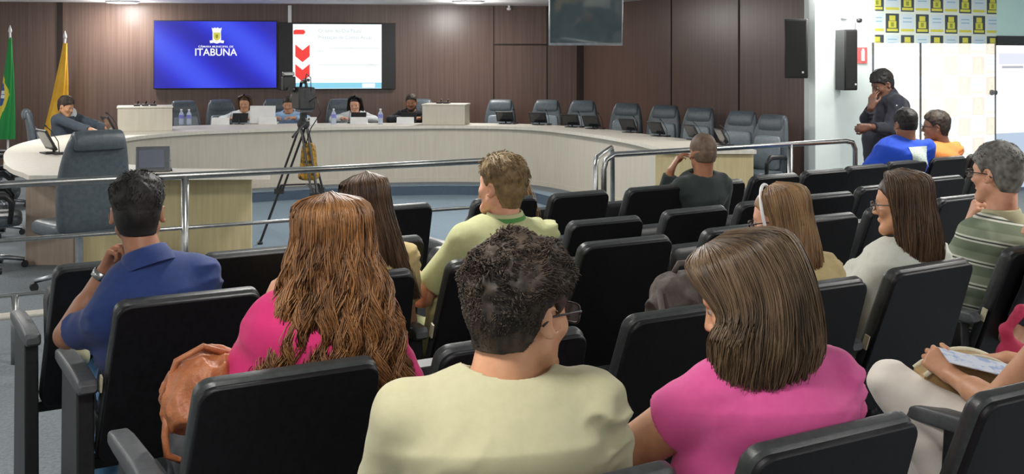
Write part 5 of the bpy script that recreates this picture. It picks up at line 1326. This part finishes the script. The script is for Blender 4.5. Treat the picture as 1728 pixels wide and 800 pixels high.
# officer standing
hp = V3(3.24, 9.85, .86)
PH['officer'] = person('person', 'standing guard in dark uniform by the glass doors, face bowed into the hand', hp, at(1498, 158, 9.82), at(1489, 143, 9.80), 1.75, hyaw=.1, hpitch=-.45, sw=.215, build=1.12,
    skin='skin_dark', hair=dict(kind='short', col='black', top=.022, side=.010), res=.0095, legs='stand',
    shirt=dict(mat=C_['uniform'], sleeve=1.8, name='uniform_jacket', fold=.006, collar=C_['uniform']), pants=C_['uniform'],
    arms=dict(R=dict(elbow=at(1462, 200, 9.75), wrist=at(1470, 182, 9.65), dir=V3(.15, .05, 1), palm=V3(.6, .5, 0), curl=.4), L=dict(elbow=at(1500, 218, 9.62), wrist=at(1468, 214, 9.50), dir=V3(-1, 0, -.1), palm=V3(0, 1, 0), curl=.9)))
r_, J = PH['officer']; m = MB(); sl_ = J['sh']['L']; m.box(sl_ + V3(.01, -.062, -.05), (.10, .008, .035), rx=.2, ry=.3); sub(m, 'sleeve_patch', MT['white'], r_)
# royal blue T-shirt and orange shirt
PH['blue'] = person('person', 'man in a royal blue T-shirt with a pale print on the back', seat_hips(6.62, 5.99), at(1532, 236, 8.68), at(1528, 211, 8.68), Yaw - .25, hyaw=-.05, hpitch=-.15, sw=.215, build=1.12,
    skin='skin_brown', hair=dict(kind='short', col='black', top=.016, side=.006, nape=-.05), res=.0095, shirt=dict(mat=C_['royal'], sleeve=.8, name='t_shirt', fold=.007), pants=C_['jeans'])
r_, J = PH['blue']; n_ = J['neck']; Rr = J['R']
from mathutils.bvhtree import BVHTree
so_ = [o for o in r_.children if o.name.startswith('t_shirt')][0]; bv = BVHTree.FromPolygons([v.co for v in so_.data.vertices], [p.vertices[:] for p in so_.data.polygons])
m = MB(); pr = []
for i in range(11):
    for j in range(9):
        k_ = (1 - .25 * j / 8); p0 = n_ + Rr[:, 0] * (.02 + (i - 5) * .020 * k_) + V3(0, 0, -.045 - j * .017) - Rr[:, 1] * .4
        h = bv.ray_cast(Vector(p0), Vector(Rr[:, 1])); pr.append(np.array(h[0]) - Rr[:, 1] * .004 if h[0] else p0 + Rr[:, 1] * .28)
m.add(pr, [(i * 9 + j, i * 9 + 9 + j, i * 9 + 10 + j, i * 9 + 1 + j) for i in range(10) for j in range(8)])
sub(m, 'shirt_print', M('shirt_print', s2l(196, 206, 190), s2l(120, 150, 190), .8, 60, (1, 1, 4), lo=.55, hi=.62), so_, smooth=True)
PH['orange'] = person('person', 'man in an orange shirt with glasses, facing left, at the far right', seat_hips(7.15, 6.06), at(1590, 240, 8.98), at(1579, 214, 8.96), Yaw, hyaw=.75, hpitch=-.05, sw=.20,
    skin='skin_brown', hair=dict(kind='short', col='dark', top=.018, side=.009, burn=1), res=.0095, shirt=dict(mat=C_['orange'], sleeve=.8, name='t_shirt', fold=.005), pants=C_['dark_pants'], glasses=MT['plastic_black'])
# hidden one behind green polo
PH['hidden'] = person('person', 'person with tousled light brown hair almost hidden behind the green polo man', seat_hips(2.98, 5.46), at(848, 342, 6.50), at(848, 312, 6.45), Yaw, hpitch=-.3, sw=.16, female=True,
    skin='skin_fair', hair=dict(kind='long', col='light', len=.24, r1=(.13, .12), r2=(.17, .10), r3=(.18, .07), phi=125, wave=.012, strands=900, lift=.03, w=.003, fuzz=.01), res=.012, shirt=dict(mat=C_['brown_top'], sleeve=.8, name='top'), pants=C_['dark_pants'])
# council people
hp = V3(-5.66, 14.25, .50)
PH['suit'] = person('person', 'man in a grey suit seated at the left end of the desk', hp, V3(-5.60, 14.2, 1.0), at(111, 180, 14.1), -1.85, hyaw=.05, hpitch=-.35, sw=.21, build=1.1, skin='skin_tan', hair=dict(kind='short', col='dark', top=.02, side=.01), res=.011,
    shirt=dict(mat=C_['suit'], sleeve=1.85, name='suit_jacket', fold=.006, collar=C_['white_top']), pants=C_['suit'],
    arms=dict(R=dict(elbow=V3(-5.33, 13.9, .84), wrist=V3(-5.08, 13.7, .82), curl=.4), L=dict(elbow=V3(-5.25, 14.3, .84), wrist=V3(-5.02, 14.05, .82), curl=.4)))
def panel(key, label, px, top, Y, mat, nm, skin, hair, female=False, **k):
    c = at(px, top + 17, Y); hp = V3(c[0], Y + .12, .50); nk = V3(c[0], Y + .02, c[2] - .108)
    d = dict(R=dict(elbow=V3(c[0] - .30, Y - .12, .80), wrist=V3(c[0] - .12, Y - .34, .83), curl=.5), L=dict(elbow=V3(c[0] + .30, Y - .12, .80), wrist=V3(c[0] + .12, Y - .34, .83), curl=.5))
    PH[key] = person('person', label, hp, nk, c, PI, hpitch=-.18, sw=.215, female=female, skin=skin, hair=hair, res=.012, detail=True, shirt=dict(mat=mat, sleeve=1.8, name=nm, fold=.005), pants=C_['dark_pants'], arms=d, **k)
panel('p1', 'woman in white with long dark hair at the council desk, left of the laptop', 413, 158, 16.5, C_['white_top'], 'blouse', 'skin_tan', dict(kind='long', col='dark_brown', len=.22, r1=(.10, .10), r2=(.10, .08), r3=(.09, .06), phi=118, strands=500, lift=.02, w=.004), True)
panel('p2', 'person in light blue half hidden behind the video camera', 487, 160, 16.7, C_['light_blue'], 'shirt', 'skin_tan', dict(kind='short', col='dark', top=.02, side=.01))
panel('p3', 'dark-haired woman with white sleeves at the desk under the white slide', 599, 160, 16.6, C_['white_top'], 'blouse', 'skin_fair', dict(kind='long', col='black', len=.20, r1=(.11, .10), r2=(.12, .08), r3=(.11, .06), phi=118, strands=500, lift=.02, w=.004), True)
panel('p4', 'bearded man in a black shirt at the desk, left of the second wooden box', 694, 156, 16.6, C_['black'], 'shirt', 'skin_brown', dict(kind='short', col='dark', top=.012, side=.007))
r_, J = PH['p4']; F = Field(); hc, HR = J['head'], J['HR']
for x in (-1, 1): F.add(f_cone(hc + HR @ V3(x * .052, .012, -.055), hc + HR @ V3(x * .018, .070, -.096), .025, .024), .02)
F.add(f_cone(hc + HR @ V3(-.02, .092, -.045), hc + HR @ V3(.02, .092, -.045), .007, .007), .01)
vs, qs = F.mesh('beard', .006); me = fastmesh('beard', vs, qs); set_tint(me, np.full(len(vs), .2)); link('beard', me, hm('dark'), r_, True)

# ------------------------------------------------------------------ bags and papers
lm = M('tan_leather', s2l(150, 88, 52), s2l(180, 112, 72), .45, 14, bmp=.3, bscale=120)
c = at(330, 668, 3.02)
t = empty('handbag', (c[0], c[1], 0), ROWA, 'soft brown leather bag with a strap beside the pink sweater', 'bag')
F = Field(); z0 = c[2]
F.add(f_ell(V3(0, 0, z0 + .01), (.085, .11, .085)), .03); F.add(f_ell(V3(.05, .02, z0 + .06), (.07, .09, .06)), .04); F.add(f_ell(V3(-.03, -.02, z0 - .03), (.06, .09, .06)), .04)
vs, qs = F.mesh('bag', .006, lambda p: np.abs(vnoise(p * [1, 1, .5], .045)) * .026 + vnoise(p, .02) * .004 - .006); link('bag_body', fastmesh('bag_body', vs, qs), lm, t, True)
sub(MB().tube([(-.08, -.03, z0 - .01), (-.09, -.05, z0 - .08), (-.085, -.05, z0 - .13), (-.04, -.05, z0 - .155), (.01, -.04, z0 - .12), (.03, -.03, z0 - .07)], .010, 8), 'strap', lm, t, smooth=True)
sub(MB().tube([(-.085, 0, z0 + .0), (-.05, 0, z0 + .10), (.02, 0, z0 + .13), (.09, 0, z0 + .10)], .009, 8), 'handle', lm, t, smooth=True)
gm = M('backpack_cloth', s2l(74, 66, 62), s2l(98, 88, 82), .8, 20, bmp=.3, bscale=300)
p = uv(2.34, 3.10)
t = empty('backpack', (p[0], p[1], 0), ROWA, 'grey-brown backpack standing on the seat left of the bobbed hair', 'backpack')
F = Field(); F.add(f_sec((0, 0, .60), (0, .0, .90), (.15, .09), (.12, .07), V3(1, 0, 0), V3(0, 1, 0)), .03); F.add(f_ell((0, -.07, .70), (.10, .05, .12)), .02)
vs, qs = F.mesh('pack', .006, lambda p: np.abs(vnoise(p * [1, 1, .6], .055)) * .030 + vnoise(p, .02) * .004 - .006); link('bag_body', fastmesh('bag_body', vs, qs), gm, t, True)
sub(MB().tube([(-.05, -.04, .98), (-.04, -.05, 1.01), (.04, -.05, 1.01), (.05, -.04, .98)], .010, 8), 'handle', gm, t, smooth=True)
sub(MB().tube([(-.12, -.05, .93), (-.14, -.11, .82), (-.12, -.12, .70), (-.10, -.10, .60)], .011, 8), 'shoulder_strap', gm, t, smooth=True)
# purse on the lap
bm_ = M('purse_tan', s2l(150, 122, 78), s2l(172, 144, 98), .6, 10, bmp=.2, bscale=200); cm_ = M('purse_trim', s2l(206, 200, 172), s2l(218, 212, 186), .6, 20)
o = at(1612, 625, 3.42); t = empty('purse', (o[0], o[1], 0), .0, 'tan purse with pale curved rim held on the lap at the right edge', 'bag')
m = MB(); arc = [(-.10 + .30 * k, .105 * math.sin(PI * (.12 + .80 * k)) ** .8) for k in np.linspace(0, 1, 16)]
def bagring(y, k): return [(x, y, o[2] - .06 + z * k) for x, z in arc] + [(.20, y, o[2] - .14), (-.11, y, o[2] - .14)]
m.loft([bagring(-.015, .9), bagring(-.02, 1.), bagring(.07, 1.), bagring(.075, .9)]); sub(m, 'bag_body', bm_, t, bevel=.003)
sub(MB().tube([(x, -.02, o[2] - .058 + z) for x, z in arc], .008, 8), 'rim', cm_, t, smooth=True); sub(MB().tube([(x, .07, o[2] - .058 + z) for x, z in arc], .008, 8), 'rim', cm_, t, smooth=True)
sub(MB().tube([(-.08 + .02 * i, -.03, o[2] - .12 + .015 * (i % 2)) for i in range(10)], .007, 6), 'chain', MT['plastic_grey'], t)
pz = at(1665, 622, 3.33); t = sub(MB().add([(-.13, -.05, .03), (.09, -.07, -.02), (.10, .04, -.005), (-.12, .06, .045), (-.13, -.05, .033), (.09, -.07, -.017), (.10, .04, -.002), (-.12, .06, .048)], [(0, 3, 2, 1), (4, 5, 6, 7), (0, 1, 5, 4), (1, 2, 6, 5), (2, 3, 7, 6), (3, 0, 4, 7)]), 'printed_leaflet', M('leaflet', s2l(206, 214, 226), s2l(150, 172, 214), .6, 30, lo=.5, hi=.6), None)
t.location = pz; tag(t, 'pale blue and white leaflet under the hands of the person in white trousers', 'leaflet')
o = at(1722, 548, 3.62); t = empty('scarf', (o[0], o[1], 0), 0, 'crumpled dark pink cloth at the right edge above the purse', 'scarf')
F = Field(); F.add(f_cone((-.045, 0, o[2] - .02), (.0, 0, o[2] + .045), .018, .018), .01); F.add(f_cone((.0, 0, o[2] + .045), (.07, .02, o[2] + .055), .018, .02), .01); F.add(f_cone((-.045, 0, o[2] - .02), (-.02, .02, o[2] - .10), .020, .03), .01); F.add(f_cone((-.02, .02, o[2] - .10), (.08, .03, o[2] - .16), .05, .05), .02)
vs, qs = F.mesh('cloth', .005, lambda p: vnoise(p, .03) * .006); link('cloth', fastmesh('cloth', vs, qs), M('scarf_cloth', s2l(150, 30, 62), s2l(190, 52, 92), .8, 14), t, True)
